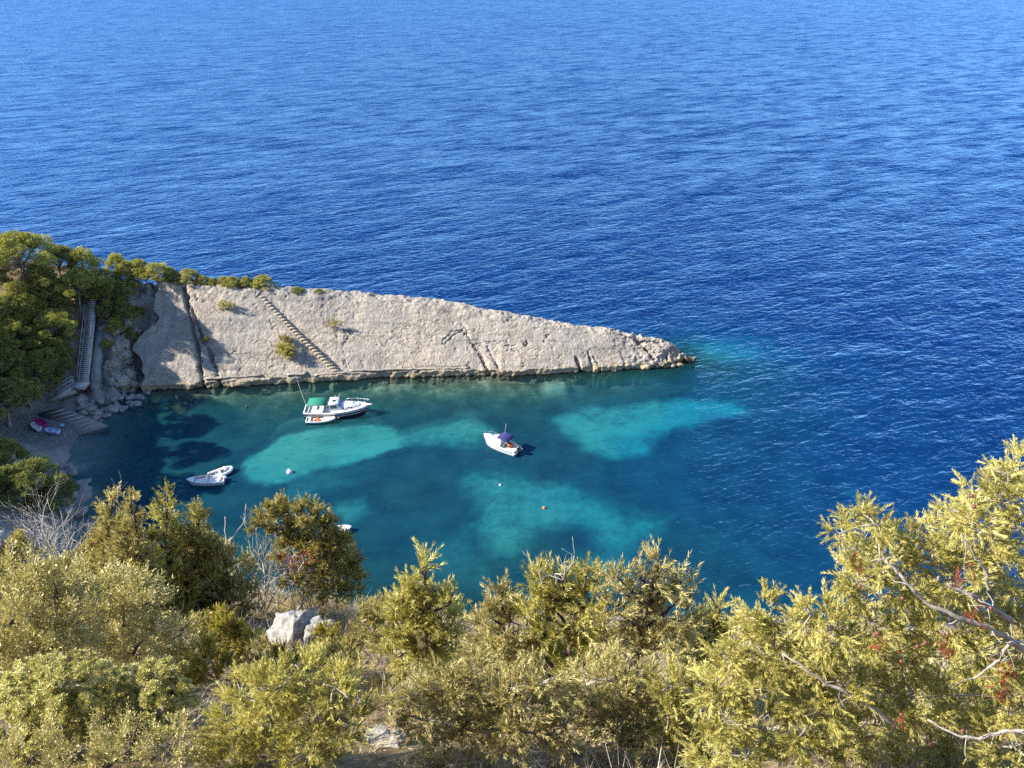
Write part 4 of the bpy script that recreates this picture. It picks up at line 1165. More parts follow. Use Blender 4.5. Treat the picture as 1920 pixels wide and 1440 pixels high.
BIG = [(1590, 972, 22), (1615, 962, 20), (1640, 985, 24), (1575, 1000, 20), (1620, 1010, 30), (1660, 1010, 26), (1600, 1040, 26), (1650, 1050, 36), (1580, 1070, 20), (1610, 1090, 34), (1690, 1010, 20), (1690, 1050, 34), (1720, 1010, 26), (1740, 1000, 26), (1590, 1105, 16), (1640, 1110, 36), (1700, 1100, 36),
       (1780, 955, 20), (1790, 985, 30), (1750, 1050, 36), (1820, 925, 22), (1815, 970, 34), (1850, 905, 24), (1870, 940, 36), (1890, 890, 26), (1910, 870, 28), (1920, 920, 44), (1800, 1030, 40), (1850, 1000, 44), (1910, 1000, 50), (1880, 1060, 50), (1790, 1085, 40), (1730, 1130, 40),
       (1640, 1165, 40), (1690, 1170, 44), (1620, 1220, 44), (1690, 1235, 48), (1770, 1160, 46), (1840, 1130, 50), (1910, 1110, 50), (1760, 1240, 50), (1840, 1220, 52), (1920, 1210, 55), (1640, 1290, 48), (1710, 1310, 50), (1800, 1310, 52), (1890, 1310, 55), (1640, 1360, 48), (1720, 1390, 50), (1810, 1390, 52), (1900, 1400, 55), (1660, 1430, 46)]
big = shrub("juniper", bigb, px_lobes(BIG, 2.75, 372, 1.6), "big close juniper with hanging sprays and red berries filling the right edge", "juniper", 372, M_JUNY, NEED_NEAR, .070, dens=2.1, up=.10, out=.75, rnd=.4, trunk_r=.009, bark=M_BARKG, twig_r=.0008, multi=True, shell=.45)
# its long bare limbs, as the photograph shows them crossing the foliage
def limb(parent, px, y, r, mat=M_BARKG, name="limb"):
    pts = np.array([on_y(u, v, y + dy) for u, v, dy in px]); b = np.array(parent.location)
    t = np.linspace(0, len(pts) - 1, 4 * len(pts)); P = np.stack([np.interp(t, range(len(pts)), pts[:, k]) for k in range(3)], 1)
    rg = np.random.default_rng(int(px[0][0])); P = P + rg.normal(0, r * .25, P.shape)
    mb = MB(); mb.tube(P - b, np.linspace(r, r * .45, len(P)), 7)
    # short side twigs
    for k in range(len(P)):
        if rg.uniform() < .6:
            d = rg.normal(size=3); d[2] -= .2; d /= np.linalg.norm(d); L = rg.uniform(.04, .13)
            mb.tube(curve(P[k] - b, P[k] - b + d * L, rg, .12, 4), np.linspace(r * .3, r * .08, 4), 4)
    return mb.build(name, mat, parent)
limb(big, [(1925, 1222, -.10), (1890, 1198, -.12), (1850, 1175, -.14), (1790, 1155, -.15), (1735, 1130, -.12), (1695, 1085, -.08), (1660, 1050, -.04)], 2.45, .012)
limb(big, [(1900, 1165, -.05), (1860, 1140, -.10), (1820, 1115, -.12), (1775, 1095, -.10)], 2.45, .012)
limb(big, [(1930, 1205, -.15), (1895, 1205, -.16), (1870, 1240, -.18), (1850, 1255, -.18), (1820, 1275, -.15)], 2.45, .008)
limb(big, [(1925, 1370, -.22), (1880, 1372, -.22), (1840, 1385, -.22), (1790, 1378, -.20), (1740, 1350, -.15)], 2.45, .009)
limb(big, [(1855, 1110, -.1), (1850, 1070, -.1), (1825, 1040, -.08), (1800, 1000, -.05)], 2.45, .007)
limb(big, [(1680, 1360, -.30), (1640, 1330, -.30), (1590, 1298, -.30), (1545, 1280, -.28), (1500, 1245, -.25), (1465, 1225, -.2)], 2.75, .011)
rgb_ = random.Random(9)
for k, (u, v) in enumerate([(1822, 930), (1826, 950), (1692, 1122), (1645, 1188), (1640, 1192), (1720, 1212), (1690, 1240), (1612, 1100), (1745, 1396), (1805, 1370), (1858, 1140), (1735, 1205), (1770, 1190), (1905, 1265), (1690, 1340)]):
    p = on_y(u, v, 2.32 + rgb_.uniform(-.05, .05)); mb = MB(); mb.sphere((0, 0, 0), .0085, 10, 6)
    mb.build("berry", M_BERRY, big, tuple(p - np.array(big.location)), smooth=True)
O = []; D = []
for (u, v, n) in [(1890, 1250, 12), (1885, 1290, 14), (1780, 1215, 9), (1655, 1215, 6), (1690, 1345, 6), (1805, 1070, 6), (1825, 1150, 6), (1610, 1045, 4)]:
    for _ in range(n):
        O.append(on_y(u + rgb_.gauss(0, 10), v + rgb_.gauss(0, 14), 2.33 + rgb_.uniform(-.06, .06)) - np.array(big.location)); D.append((rgb_.gauss(0, .4), rgb_.gauss(0, .4), -1))
V, F, tt = inst(NEED_NEAR, np.array(O), np.array(D), np.full(len(O), .06), np.random.default_rng(4))
tag(obj("dead_sprays", mesh_np("dead_sprays", V, F, M_RUST, {"tint": tt}), big), "rust-red dead sprays")

# ------------------------------------------------------------------ ground cover: dry grass and low scrub
def cover(name, label, cat, n, mat, tpls, smin, smax, seed, dens_f, up=1.0, rnd=.35):
    rg = np.random.default_rng(seed)
    k = n * 5
    x = rg.uniform(-15, 15, k); y = 1.2 + 15.3 * rg.uniform(0, 1, k) ** 1.3
    keep = (x > -y * 0.95 - 2.5) & (x < y * .95 + 9) & (rg.uniform(0, 1, k) < dens_f(x, y))
    x, y = x[keep][:n], y[keep][:n]
    z = ground(x, y)
    O = np.c_[x, y, z - .01]
    D = rg.normal(0, rnd, (len(x), 3)) + np.array([0, -.15, up])
    S = rg.uniform(smin, smax, len(x)) * (0.55 + 0.055 * y)
    V, F, tt = inst(tpls, O, D, S, rg, np.clip(.5 + .35 * fbm(x * .8, y * .8, o=3) + rg.normal(0, .15, len(x)), 0, 1))
    return tag(obj(name, mesh_np(name, V, F, mat, {"tint": tt})), label, cat, kind="stuff")
def tpl_grass(seed, n, w=.028):
    rg = np.random.default_rng(seed); V = []
    for i in range(n):
        d = rg.normal(0, .38, 3) + np.array([0, 0, 1.0]); d /= np.linalg.norm(d)
        side = np.cross(d, rg.normal(size=3)); side /= np.linalg.norm(side)
        o = np.r_[rg.normal(0, .10, 2), 0]
        V += tri_leaf(o, d, side, rg.uniform(.5, 1.1), w)
    V = np.array(V); return V, np.arange(len(V)).reshape(-1, 3)
GRASS = [tpl_grass(s + 60, 12) for s in range(5)]
cover("dry_grass", "straw-coloured dry grass between the bushes on the near slope", "grass", 18000, M_GRASS, GRASS, .12, .30, 401, lambda x, y: np.clip(.45 + .9 * fbm(x * .5, y * .5, o=3), .05, 1))
cover("low_scrub", "low olive and brown scrub covering the near slope between the bushes", "scrub", 12000, M_SCRUB, NEED_FAR, .14, .30, 402, lambda x, y: np.clip(.5 + .9 * fbm(x * .45 + 9, y * .45, o=3), .03, 1) * sst(2.2, 4.0, y))
cover("twig_litter", "pale dead twigs sticking up through the scrub of the near slope", "twigs", 7000, M_DEAD, [tpl_grass(s + 70, 5, .013) for s in range(4)], .25, .55, 403, lambda x, y: np.clip(.2 + .9 * fbm(x * .7 + 3, y * .7, o=3), .02, 1), rnd=.6)

# ------------------------------------------------------------------ boulders of the near slope
def boulder(p, size, seed, mat, name="boulder", parent=None, n=3, amp=.28, blocky=.5, cuts=(), turn=None):
    rg = np.random.default_rng(seed)
    import bmesh
    bm = bmesh.new(); bmesh.ops.create_icosphere(bm, subdivisions=n, radius=1.0)
    V = np.array([v.co for v in bm.verts]); F = np.array([[v.index for v in f.verts] for f in bm.faces]); bm.free()
    off = rg.uniform(-50, 50, 3)
    L = np.abs(V).max(axis=1)
    V = V / (L[:, None] ** blocky)
    for k in range(7):                                             # shave flat faces
        nrm = rg.normal(size=3); nrm /= np.linalg.norm(nrm); c = rg.uniform(.55, .85)
        dd = V @ nrm - c; V = V - np.clip(dd, 0, None)[:, None] * nrm * .9
    for nrm, c in cuts:
        nrm = np.array(nrm) / np.linalg.norm(nrm); dd = V @ nrm - c; V = V - np.clip(dd, 0, None)[:, None] * nrm
    V = V * (1 + amp * fbm(V[:, 0] * 1.6 + off[0], V[:, 1] * 1.6 + off[1], V[:, 2] * 1.6 + off[2], o=4))[:, None]
    V = V * np.asarray(size)
    a = rg.uniform(0, 6.28) if turn is None else turn; c_, s_ = math.cos(a), math.sin(a)
    V = V @ np.array([[c_, s_, 0], [-s_, c_, 0], [0, 0, 1]])
    return obj(name, mesh_np(name, V, F, mat), parent, tuple(p))
M_BOUL = M_ROCK
def boul_mat(name, lo, hi, sc):
    m = plain(name, lo, 0.95, var=0.45, scale=sc, bump=0.05); return m
M_GREY = boul_mat("grey_boulder", (0.25, 0.238, 0.215), None, 14)
M_SHORE = boul_mat("shore_rock", (0.22, 0.205, 0.185), None, 2.5)
M_PATHS = boul_mat('path_stone', (0.24, 0.215, 0.175), None, 18)
p = gy(558, 1214)
tag(boulder(p + np.array([-.05, 0, .36]), (.42, .40, .38), 513, M_GREY, n=5, amp=.30, cuts=(((-.55, -.55, .63), .42), ((.75, -.5, .45), .60), ((0, -.8, .5), .62)), turn=0.0), "large pale grey weathered boulder among the heath below the juniper tree", "rock")
p = gy(602, 1214)
tag(boulder(p + np.array([0, .05, .26]), (.17, .2, .2), 502, M_GREY, n=4, amp=.35), "smaller grey boulder touching the right side of the large boulder", "rock")
p = gy(712, 1400)
tag(boulder(p + np.array([0, 0, .03]), (.17, .11, .035), 503, M_PATHS, n=4, amp=.3), "flat pale stone lying on the dry path at the bottom", "rock")
p = gy(5, 1078)
tag(boulder(p + np.array([-.1, 0, .35]), (.6, .5, .42), 504, M_GREY, n=4, amp=.3), "pale sunlit rock cut by the left edge beside the small juniper", "rock")
p = gy(310, 1205)
tag(boulder(p + np.array([0, 0, .3]), (.14, .12, .16), 505, M_GREY, n=3, amp=.3), "small white stone peeping out below the dead forked branch", "rock")
p = gy(955, 1345)
tag(boulder(p + np.array([0, -.1, .1]), (.10, .09, .10), 506, M_GREY, n=3, amp=.3), "small white stone under the junipers at the bottom centre", "rock")

# crags of the rock between the stairs and the slab
rgc = random.Random(41)
for k in range(22):
    u, v = rgc.uniform(192, 262), rgc.uniform(598, 728)
    if u < 205 and v > 690: u += 25
    p = hit(u, v, 60); s = rgc.uniform(.6, 1.25)
    o = boulder((p[0], p[1], g1(p[0], p[1]) - s * .15), (s * rgc.uniform(.8, 1.3), s * rgc.uniform(.7, 1.1), s * rgc.uniform(.6, 1.0)), 900 + k, M_ROCK, "crag", n=4, amp=.38)
    tag(o, "craggy grey outcrop on the rock between the stairs and the slab", "rock", "crags right of the stairs")
# ------------------------------------------------------------------ boats
M_WHITE = plain("gelcoat_white", (0.66, 0.655, 0.64), 0.3, var=0.04, scale=3, coat=.3)
M_NAVY = plain("hull_navy", (0.012, 0.014, 0.03), 0.3, var=0.2, coat=.4)
M_HGREEN = plain("hull_green", (0.015, 0.10, 0.06), 0.4, var=0.2)
M_TAN = plain("boat_floor_tan", (0.42, 0.36, 0.27), 0.7, var=0.2, scale=8)
M_WOODP = plain("varnished_seat", (0.42, 0.24, 0.16), 0.45, var=0.25, scale=8)
M_GLASS = plain("dark_window", (0.02, 0.03, 0.04), 0.08, var=0.1)
M_BGLASS = plain("blue_tinted_windscreen", (0.10, 0.14, 0.28), 0.1, var=0.15)
M_AWNG = plain("green_canvas", (0.008, 0.15, 0.10), 0.85, var=0.12, scale=3)
M_AWNB = plain("blue_canvas", (0.018, 0.02, 0.11), 0.85, var=0.12, scale=3)
M_ORANGE = plain("orange_vest", (0.62, 0.11, 0.03), 0.7, var=0.25, scale=9)
M_BROWN = plain("orange_brown_seat", (0.42, 0.12, 0.03), 0.7, var=0.25, scale=9)
M_STEEL = plain("stainless_rail", (0.75, 0.76, 0.78), 0.25, 0.9, var=0.05)
M_BLACK = plain("engine_black", (0.015, 0.015, 0.017), 0.35, var=0.2)
M_RUBW = plain("pvc_tube_white", (0.70, 0.70, 0.70), 0.5, var=0.06)
M_RUBG = plain("pvc_grey", (0.22, 0.23, 0.25), 0.6, var=0.1)
M_ROPE = plain("rope", (0.62, 0.60, 0.52), 0.9, var=0.15, scale=30)

def half_beam(s, B, tr=0.78, full=2.4):
    return B / 2 * np.where(s < .45, tr + (1 - tr) * np.sin(s / .45 * math.pi / 2), np.clip(1 - ((s - .45) / .55) ** full, 0, 1) ** .8)

def section(L, B, fs, fb, dr, s, lo=0.0, hi=1.0, tr=.78, pad=0.0, rake=.10, full=2.4):
    """half-section points of the hull from height fraction hi down to lo (lo<0: keel)"""
    b = float(half_beam(np.array(s), B, tr, full)) + pad
    sheer = fs + (fb - fs) * s ** 2
    x = -L / 2 + L * s
    out = []
    def pt(w, z): 
        rk = rake * L * (s ** 6) * (z - sheer) / (sheer + dr + 1e-6)
        return (x + rk, w, z)
    if hi > lo >= 0:
        for f in (hi, (hi + lo) / 2, lo): out.append(pt(b * (.90 + .10 * f ** .7) if f < 1 else b, sheer * f))
        return out
    fl = [pt(b * (.90 + .10 * hi ** .7), sheer * hi), pt(b * .93, sheer * .35 * hi), pt(b * .86, -dr * .15), pt(0.0, -dr * (1 - .55 * s ** 3))]
    return fl

def mirror(sec):
    return sec + [(x, -y, z) for x, y, z in reversed(sec) if abs(y) > 1e-6 or True]

SS = np.r_[np.linspace(0, .7, 9), np.linspace(.78, .995, 8)]

def hull_part(root, name, mat, L, B, fs, fb, dr, lo, hi, **kw):
    mb = MB(); rings = []
    for s in SS:
        sec = section(L, B, fs, fb, dr, float(s), lo, hi, **kw)
        rings.append(sec + [(x, -y, z) for x, y, z in sec[::-1]])
    mb.loft(rings, closed=False, caps=False)
    k = len(rings[0]); mb.add(np.array(rings[0]), [tuple(range(k))])
    return mb.build(name, mat, root, smooth=False)

def deck_part(root, name, mat, L, B, fs, fb, s0, s1, inset=0.03, drop=0.02, tr=.78, camber=.06, n=10, z=None, full=2.4):
    mb = MB(); rings = []
    for s in np.linspace(s0, s1, n):
        b = max(float(half_beam(np.array(s), B, tr, full)) - inset, .01); x = -L / 2 + L * s
        zz = (fs + (fb - fs) * s ** 2 - drop) if z is None else z
        rings.append([(x, -b, zz), (x, -b * .5, zz + camber * .8), (x, 0, zz + camber), (x, b * .5, zz + camber * .8), (x, b, zz)])
    mb.loft(rings, closed=False, caps=False)
    return mb.build(name, mat, root)

def gunwale(root, name, mat, L, B, fs, fb, w=.12, h=.07, s0=0.0, s1=.995, tr=.78, full=2.4, out=.03):
    mb = MB()
    for sg in (-1, 1):
        rings = []
        for s in np.linspace(s0, s1, 16):
            b = float(half_beam(np.array(s), B, tr, full)); x = -L / 2 + L * s; z = fs + (fb - fs) * s ** 2
            bo, bi = b + out, max(b - w, 0.0)
            rings.append([(x, sg * bo, z - h * .6), (x, sg * bo, z + h * .4), (x, sg * bi, z + h * .4), (x, sg * bi, z - h * .6)])
        mb.loft(rings)
    mb.box((-L / 2, 0, fs), (w * 1.2, B * tr, h * 1.1))
    return mb.build(name, mat, root)

def inner(root, name, mat, L, B, fs, fb, s0, s1, zf, tr=.78, wall=.10, full=2.4):
    """cockpit: floor and inner sides"""
    mb = MB(); rings = []
    for s in np.linspace(s0, s1, 10):
        b = max(float(half_beam(np.array(s), B, tr, full)) - wall, .02); x = -L / 2 + L * s; z = fs + (fb - fs) * s ** 2 - .03
        rings.append([(x, -b, z), (x, -b * .86, zf), (x, b * .86, zf), (x, b, z)])
    mb.loft(rings, closed=False, caps=False)
    mb.add(np.array(rings[0]), [(0, 1, 2, 3)]); mb.add(np.array(rings[-1]), [(0, 1, 2, 3)])
    return mb.build(name, mat, root)

def outboard(root, x, z, mat, sc=1.0, yoff=0.0):
    mb = MB()
    mb.loft([[(x - .02 * sc + a * .26 * sc * k, yoff + b * .15 * sc * k, z + h * sc) for a, b in ((-1, -.6), (-.6, -1), (.6, -1), (1, -.5), (1, .5), (.6, 1), (-.6, 1), (-1, .6))] for h, k in ((0, .75), (.08, 1), (.30, 1), (.42, .7))])
    eng = mb.build("outboard_motor", mat, root)
    m2 = MB(); m2.box((x - .05 * sc, yoff, z - .35 * sc), (.16 * sc, .09 * sc, .75 * sc)); m2.box((x - .12 * sc, yoff, z - .62 * sc), (.34 * sc, .05 * sc, .16 * sc))
    m2.build("drive_leg", M_BLACK, eng)
    return eng

def rail(root, name, pts, posts, r=.018, mat=None):
    mb = MB(); mb.tube(np.array(pts), r, 6)
    for a, b in posts: mb.tube(np.array([a, b]), r * .85, 5)
    return mb.build(name, mat or M_STEEL, root)

def arc(pts, n=24):
    pts = np.array(pts, float); t = np.linspace(0, len(pts) - 1, n)
    return np.stack([np.interp(t, range(len(pts)), pts[:, k]) for k in range(3)], 1)

def boat_root(name, u, v, heading, label, cat="boat", group=None, roll=0):
    p = on_z(u, v, 0.0); return empty(name, (p[0], p[1], 0.0), heading, label, cat, group)

def flotation(c, r, mat, parent, name="fender"): 
    return MB().sphere(c, r, 8, 6, (1, 1, 1.5)).build(name, mat, parent)

# --- cabin cruiser
L, B, fs, fb, dr = 8.6, 2.9, 1.0, 1.5, .5
ST = [(-.40, .62), (-.16, .72)]
cr = boat_root("cabin_cruiser", 634, 777, R(3), "navy-hulled cabin cruiser with white deck and green awning moored off the slab")
hull_part(cr, "hull", M_NAVY, L, B, fs, fb, dr, -1, .74)
hull_part(cr, "topside", M_WHITE, L, B, fs, fb, dr, .74, 1.0, pad=.015)
mbs = MB()
for sg in (-1, 1):
    rg_ = []
    for s in SS:
        q = section(L, B, fs, fb, dr, float(s), .50, .57, pad=.02); q = [(x, sg * y, z) for x, y, z in q]; rg_.append(q)
    mbs.loft(rg_, closed=False, caps=False)
mbs.build("stripe", M_WHITE, cr)
gunwale(cr, "rub_rail", M_WHITE, L, B, fs, fb, .14, .08)
deck_part(cr, "foredeck", M_WHITE, L, B, fs, fb, .42, .99, .10, .0)
inner(cr, "cockpit", M_TAN, L, B, fs, fb, .03, .42, .35)
dk = lambda s: fs + (fb - fs) * s ** 2
X = lambda s: -L / 2 + L * s
# trunk cabin
mb = MB(); rg_ = []
for s, w, h in ((.54, .92, .50), (.66, .86, .46), (.78, .66, .38), (.85, .34, .20)):
    z = dk(s); rg_.append([(X(s), -w, z), (X(s), -w * .86, z + h), (X(s), 0, z + h + .06), (X(s), w * .86, z + h), (X(s), w, z)])
mb.loft(rg_, closed=False, caps=False); mb.add(np.array(rg_[-1]), [(0, 1, 2, 3, 4)]); mb.add(np.array(rg_[0]), [(0, 1, 2, 3, 4)])
tc_ = mb.build("trunk_cabin", M_WHITE, cr)
for sg in (-1, 1):
    for s in (.585, .70):
        w = .90 - (s - .54) * .7
        MB().box((X(s) + .1, sg * (w - .035), dk(s) + .24), (.70, .05, .16), rz=-sg * .07).build("window", M_GLASS, tc_)
MB().box((X(.74), 0, dk(.74) + .46), (.55, .55, .06)).build("hatch", M_RUBW, tc_)
# wheelhouse
z0 = dk(.46); mb = MB()
prof = lambda w, k: [(X(.38), k * w, z0), (X(.40), k * w * .9, z0 + 1.02), (X(.52), k * w * .9, z0 + 1.02), (X(.585), k * w * .93, z0 + .45), (X(.60), k * w, z0)]
A_, B__ = prof(1.02, -1), prof(1.02, 1)
mb.loft([A_, B__], closed=False, caps=False); mb.add(np.array(A_), [(0, 1, 2, 3, 4)]); mb.add(np.array(B__), [(4, 3, 2, 1, 0)])
wh = mb.build("wheelhouse", M_WHITE, cr)
mb = MB(); mb.add(np.array([(X(.527) + .03, -.84, z0 + .97), (X(.527) + .03, .84, z0 + .97), (X(.587) + .03, .88, z0 + .47), (X(.587) + .03, -.88, z0 + .47), (X(.527), -.84, z0 + .93), (X(.527), .84, z0 + .93), (X(.587), .88, z0 + .43), (X(.587), -.88, z0 + .43)]), [(0, 1, 2, 3), (7, 6, 5, 4), (0, 4, 5, 1), (3, 2, 6, 7), (0, 3, 7, 4), (1, 5, 6, 2)])
mb.build("windscreen", M_BGLASS, wh)
for sg in (-1, 1): MB().box((X(.465), sg * .965, z0 + .62), (.85, .05, .34)).build("side_window", M_GLASS, wh)
MB().box((X(.462), 0, z0 + 1.06), (1.30, 1.95, .09), top=(.92, .92)).build("roof", M_WHITE, wh)
MB().box((X(.462), -.1, z0 + 1.125), (.45, .45, .05)).build("roof_hatch", M_GLASS, wh)
mb = MB(); mb.tube([(X(.50), .1, z0 + 1.08), (X(.485), .1, z0 + 1.75)], .035, 6); mb.tube([(X(.51), -.15, z0 + 1.3), (X(.56), .9, z0 + 1.75)], .02, 5); mb.box((X(.49), .1, z0 + 1.55), (.10, .5, .06)); mb.build("mast", M_WHITE, wh)
# awning
mb = MB(); rg_ = []
for i, y in enumerate(np.linspace(-1.0, 1.15, 7)): rg_.append([(X(.06), y, 2.10 - .05 * (y / 1.1) ** 2), (X(.22), y, 2.19 - .10 * (y / 1.1) ** 2), (X(.37), y, 2.14 - .05 * (y / 1.1) ** 2), (X(.37), y, 2.11 - .05 * (y / 1.1) ** 2), (X(.22), y, 2.16 - .10 * (y / 1.1) ** 2), (X(.06), y, 2.07 - .05 * (y / 1.1) ** 2)])
mb.loft(rg_); aw = mb.build("awning", M_AWNG, cr)
for x in (.07, .36):
    for y in (-.98, 1.12): MB().tube([(X(x), y, .8), (X(x), y, 2.08)], .02, 5).build("awning_pole", M_STEEL, aw)
MB().box((X(.16), .55, .62), (.55, .9, .5)).build("engine_box", M_WHITE, cr)
MB().box((X(.29), 0, .58), (.9, 1.5, .16)).build("seat", M_WOODP, cr)
MB().box((X(.05), 0, .66), (.42, 2.0, .42)).build("stern_bench", M_WHITE, cr)
rp = arc([(X(.60), -1.15, dk(.6) + .08), (X(.64), -1.16, dk(.6) + .62), (X(.80), -.86, dk(.8) + .66), (X(.95), -.32, dk(.95) + .68), (X(1.02), 0, dk(1) + .68), (X(.95), .32, dk(.95) + .68), (X(.80), .86, dk(.8) + .66), (X(.64), 1.16, dk(.6) + .62), (X(.60), 1.15, dk(.6) + .08)], 36)
rail(cr, "bow_rail", rp, [((X(s), k * w, dk(s)), (X(s), k * w, dk(s) + .65)) for s, w in ((.72, 1.03), (.82, .80), (.92, .43)) for k in (-1, 1)], .022)
MB().box((X(1.0) + .1, 0, dk(1) - .02), (.75, .30, .09)).build("bow_platform", M_WHITE, cr)
flotation((X(.9), -.75, .95), .12, M_ORANGE, cr)
mb = MB(); mb.tube([(X(.62), -1.32, .85), (X(.55), -1.45, .45), (X(.47), -1.60, .25), (X(.42), -1.75, .35)], .022, 5); mb.build("tow_line", M_ROPE, cr)

def open_boat(root, L, B, fs, fb, dr, hullmat, topmat, floormat, foredeck=.25, thwarts=(.45,), motor=None, tr=.8, full=2.2, band=.55):
    hull_part(root, "hull", hullmat, L, B, fs, fb, dr, -1, band, tr=tr, full=full)
    hull_part(root, "topside", topmat, L, B, fs, fb, dr, band, 1.0, tr=tr, full=full, pad=.01)
    gunwale(root, "gunwale", topmat, L, B, fs, fb, .11, .06, tr=tr, full=full)
    inner(root, "interior", floormat, L, B, fs, fb, .04, 1 - foredeck, .14, tr=tr, full=full, wall=.11)
    deck_part(root, "foredeck", topmat, L, B, fs, fb, 1 - foredeck, .99, .05, .0, tr=tr, full=full)
    for s in thwarts:
        b = float(half_beam(np.array(s), B, tr, full)) - .1
        MB().box((-L / 2 + L * s, 0, fs * .86), (.34, 2 * b, .07)).build("thwart", topmat, root)
    if motor: outboard(root, -L / 2 - .12, fs + .05, motor, L / 5.2)

te = boat_root("tender", 603, 791, R(4), "small white tender with green hull and orange life vests beside the cabin cruiser")
open_boat(te, 3.9, 1.5, .42, .60, .25, M_HGREEN, M_WHITE, M_TAN, .42, (.12,))
for k, (x, y) in enumerate(((-.75, -.25), (-.45, .1), (-.25, -.3))):
    MB().sphere((x, y, .45), .22, 8, 6, (1.1, .8, .7)).build("life_vest", M_ORANGE, te)

# --- day boat with blue bimini
L, B, fs, fb, dr = 5.2, 2.05, .70, 1.0, .35
wb_ = boat_root("motor_boat", 938, 838, math.atan2(2.4, -3.3), "white motor boat with dark blue sun canopy anchored alone off the slab")
hull_part(wb_, "hull", M_WHITE, L, B, fs, fb, dr, -1, .6); hull_part(wb_, "topside", M_WHITE, L, B, fs, fb, dr, .6, 1.0, pad=.02)
gunwale(wb_, "rub_rail", M_WHITE, L, B, fs, fb, .16, .07)
X = lambda s: -L / 2 + L * s
dk = lambda s: fs + (fb - fs) * s ** 2
deck_part(wb_, "foredeck", M_WHITE, L, B, fs, fb, .55, .99, .08, .0)
inner(wb_, "cockpit", M_RUBW, L, B, fs, fb, .03, .55, .25)
mb = MB(); rg_ = []
for s, w, h in ((.40, .74, .72), (.54, .78, .80), (.66, .70, .52), (.80, .45, .26), (.87, .2, .05)):
    z = dk(s) - .02; rg_.append([(X(s), -w, z), (X(s), -w * .82, z + h), (X(s), 0, z + h + .05), (X(s), w * .82, z + h), (X(s), w, z)])
mb.loft(rg_, closed=False, caps=False); mb.add(np.array(rg_[0]), [(0, 1, 2, 3, 4)]); cab = mb.build("cuddy_cabin", M_WHITE, wb_)
MB().box((X(.72), 0, dk(.72) + .46), (.42, .42, .05)).build("hatch", M_RUBG, cab)
mb = MB(); rg_ = []
for y in np.linspace(-.86, .86, 7): rg_.append([(X(.16), y, 1.92 - .08 * y * y), (X(.33), y, 2.0 - .12 * y * y), (X(.50), y, 1.93 - .08 * y * y), (X(.50), y, 1.90 - .08 * y * y), (X(.33), y, 1.97 - .12 * y * y), (X(.16), y, 1.89 - .08 * y * y)])
mb.loft(rg_); bi = mb.build("canopy", M_AWNB, wb_)
for y in (-.84, .84):
    for x in (.17, .49): MB().tube([(X(.33), y * 1.05, .74), (X(x), y, 1.86)], .016, 5).build("canopy_pole", M_STEEL, bi)
MB().box((X(.24), -.30, .75), (.5, .75, .40), top=(.8, .9)).build("seat", M_BROWN, wb_)
MB().box((X(.40), 0, .65), (.35, .8, .7)).build("console", M_WHITE, wb_)
outboard(wb_, X(0) - .22, .72, M_BLACK, 1.15)
MB().box((X(0) - .10, .70, .42), (.35, .40, .10)).build("swim_step", M_WHITE, wb_)
MB().box((X(0) - .10, -.70, .42), (.35, .40, .10)).build("swim_step", M_WHITE, wb_)
rp = arc([(X(.62), -.86, dk(.6) + .05), (X(.66), -.85, dk(.66) + .42), (X(.85), -.48, dk(.85) + .48), (X(1.0), 0, dk(1) + .50), (X(.85), .48, dk(.85) + .48), (X(.66), .85, dk(.66) + .42), (X(.62), .86, dk(.6) + .05)], 30)
rail(wb_, "bow_rail", rp, [((X(s), k * w, dk(s)), (X(s), k * w, dk(s) + .46)) for s, w in ((.76, .68), (.88, .40)) for k in (-1, 1)], .018)
mb = MB(); mb.tube([(X(.44), -.55, 1.75), (X(.41), -.62, 3.35)], [.025, .012], 5); mb.build("antenna", M_WHITE, wb_)
for y in (-1.02,):
    for s in (.3, .55): flotation((X(s), y - .04, .42), .10, M_RUBW, wb_)

# --- moored dinghies in the shade
di = boat_root("open_dinghy", 386, 905, R(183), "slender white open dinghy with one bright thwart in the shaded water")
open_boat(di, 4.4, 1.55, .45, .62, .22, M_WHITE, M_WHITE, M_TAN, .22, (.48, .12), M_WHITE, full=1.9, tr=.72)
rb_ = boat_root("inflatable_boat", 415, 889, R(35), "white inflatable boat with outboard moored behind the open dinghy")
pth = arc([(-1.45, -.58, .22), (-.9, -.60, .22), (.3, -.60, .24), (1.0, -.42, .32), (1.38, 0, .40), (1.0, .42, .32), (.3, .60, .24), (-.9, .60, .22), (-1.45, .58, .22)], 40)
MB().tube(pth, np.r_[.06, np.full(38, .20), .06], 10).build("tube", M_RUBW, rb_, smooth=True)
MB().box((-.15, 0, .10), (2.2, .95, .10)).build("floor", M_RUBG, rb_)
MB().box((-1.15, 0, .30), (.07, .95, .40)).build("transom", M_RUBG, rb_)
MB().box((-.1, 0, .36), (.28, 1.0, .05)).build("seat", M_WHITE, rb_)
mb = MB(); mb.add(np.array([(1.25, 0, .58), (.35, -.62, .45), (.35, .62, .45), (.45, 0, .95), (.38, 0, .45)]), [(0, 3, 1), (0, 2, 3), (3, 2, 4), (3, 4, 1), (0, 1, 4, 2)]); mb.build("bow_dodger", M_RUBW, rb_)
outboard(rb_, -1.32, .5, M_WHITE, .75)
hb = boat_root("rowing_boat", 632, 1000, R(20), "small white boat half hidden behind the juniper tree above the boulder")
open_boat(hb, 3.3, 1.4, .42, .55, .22, M_WHITE, M_WHITE, M_RUBW, .25, (.45,), M_BLACK)

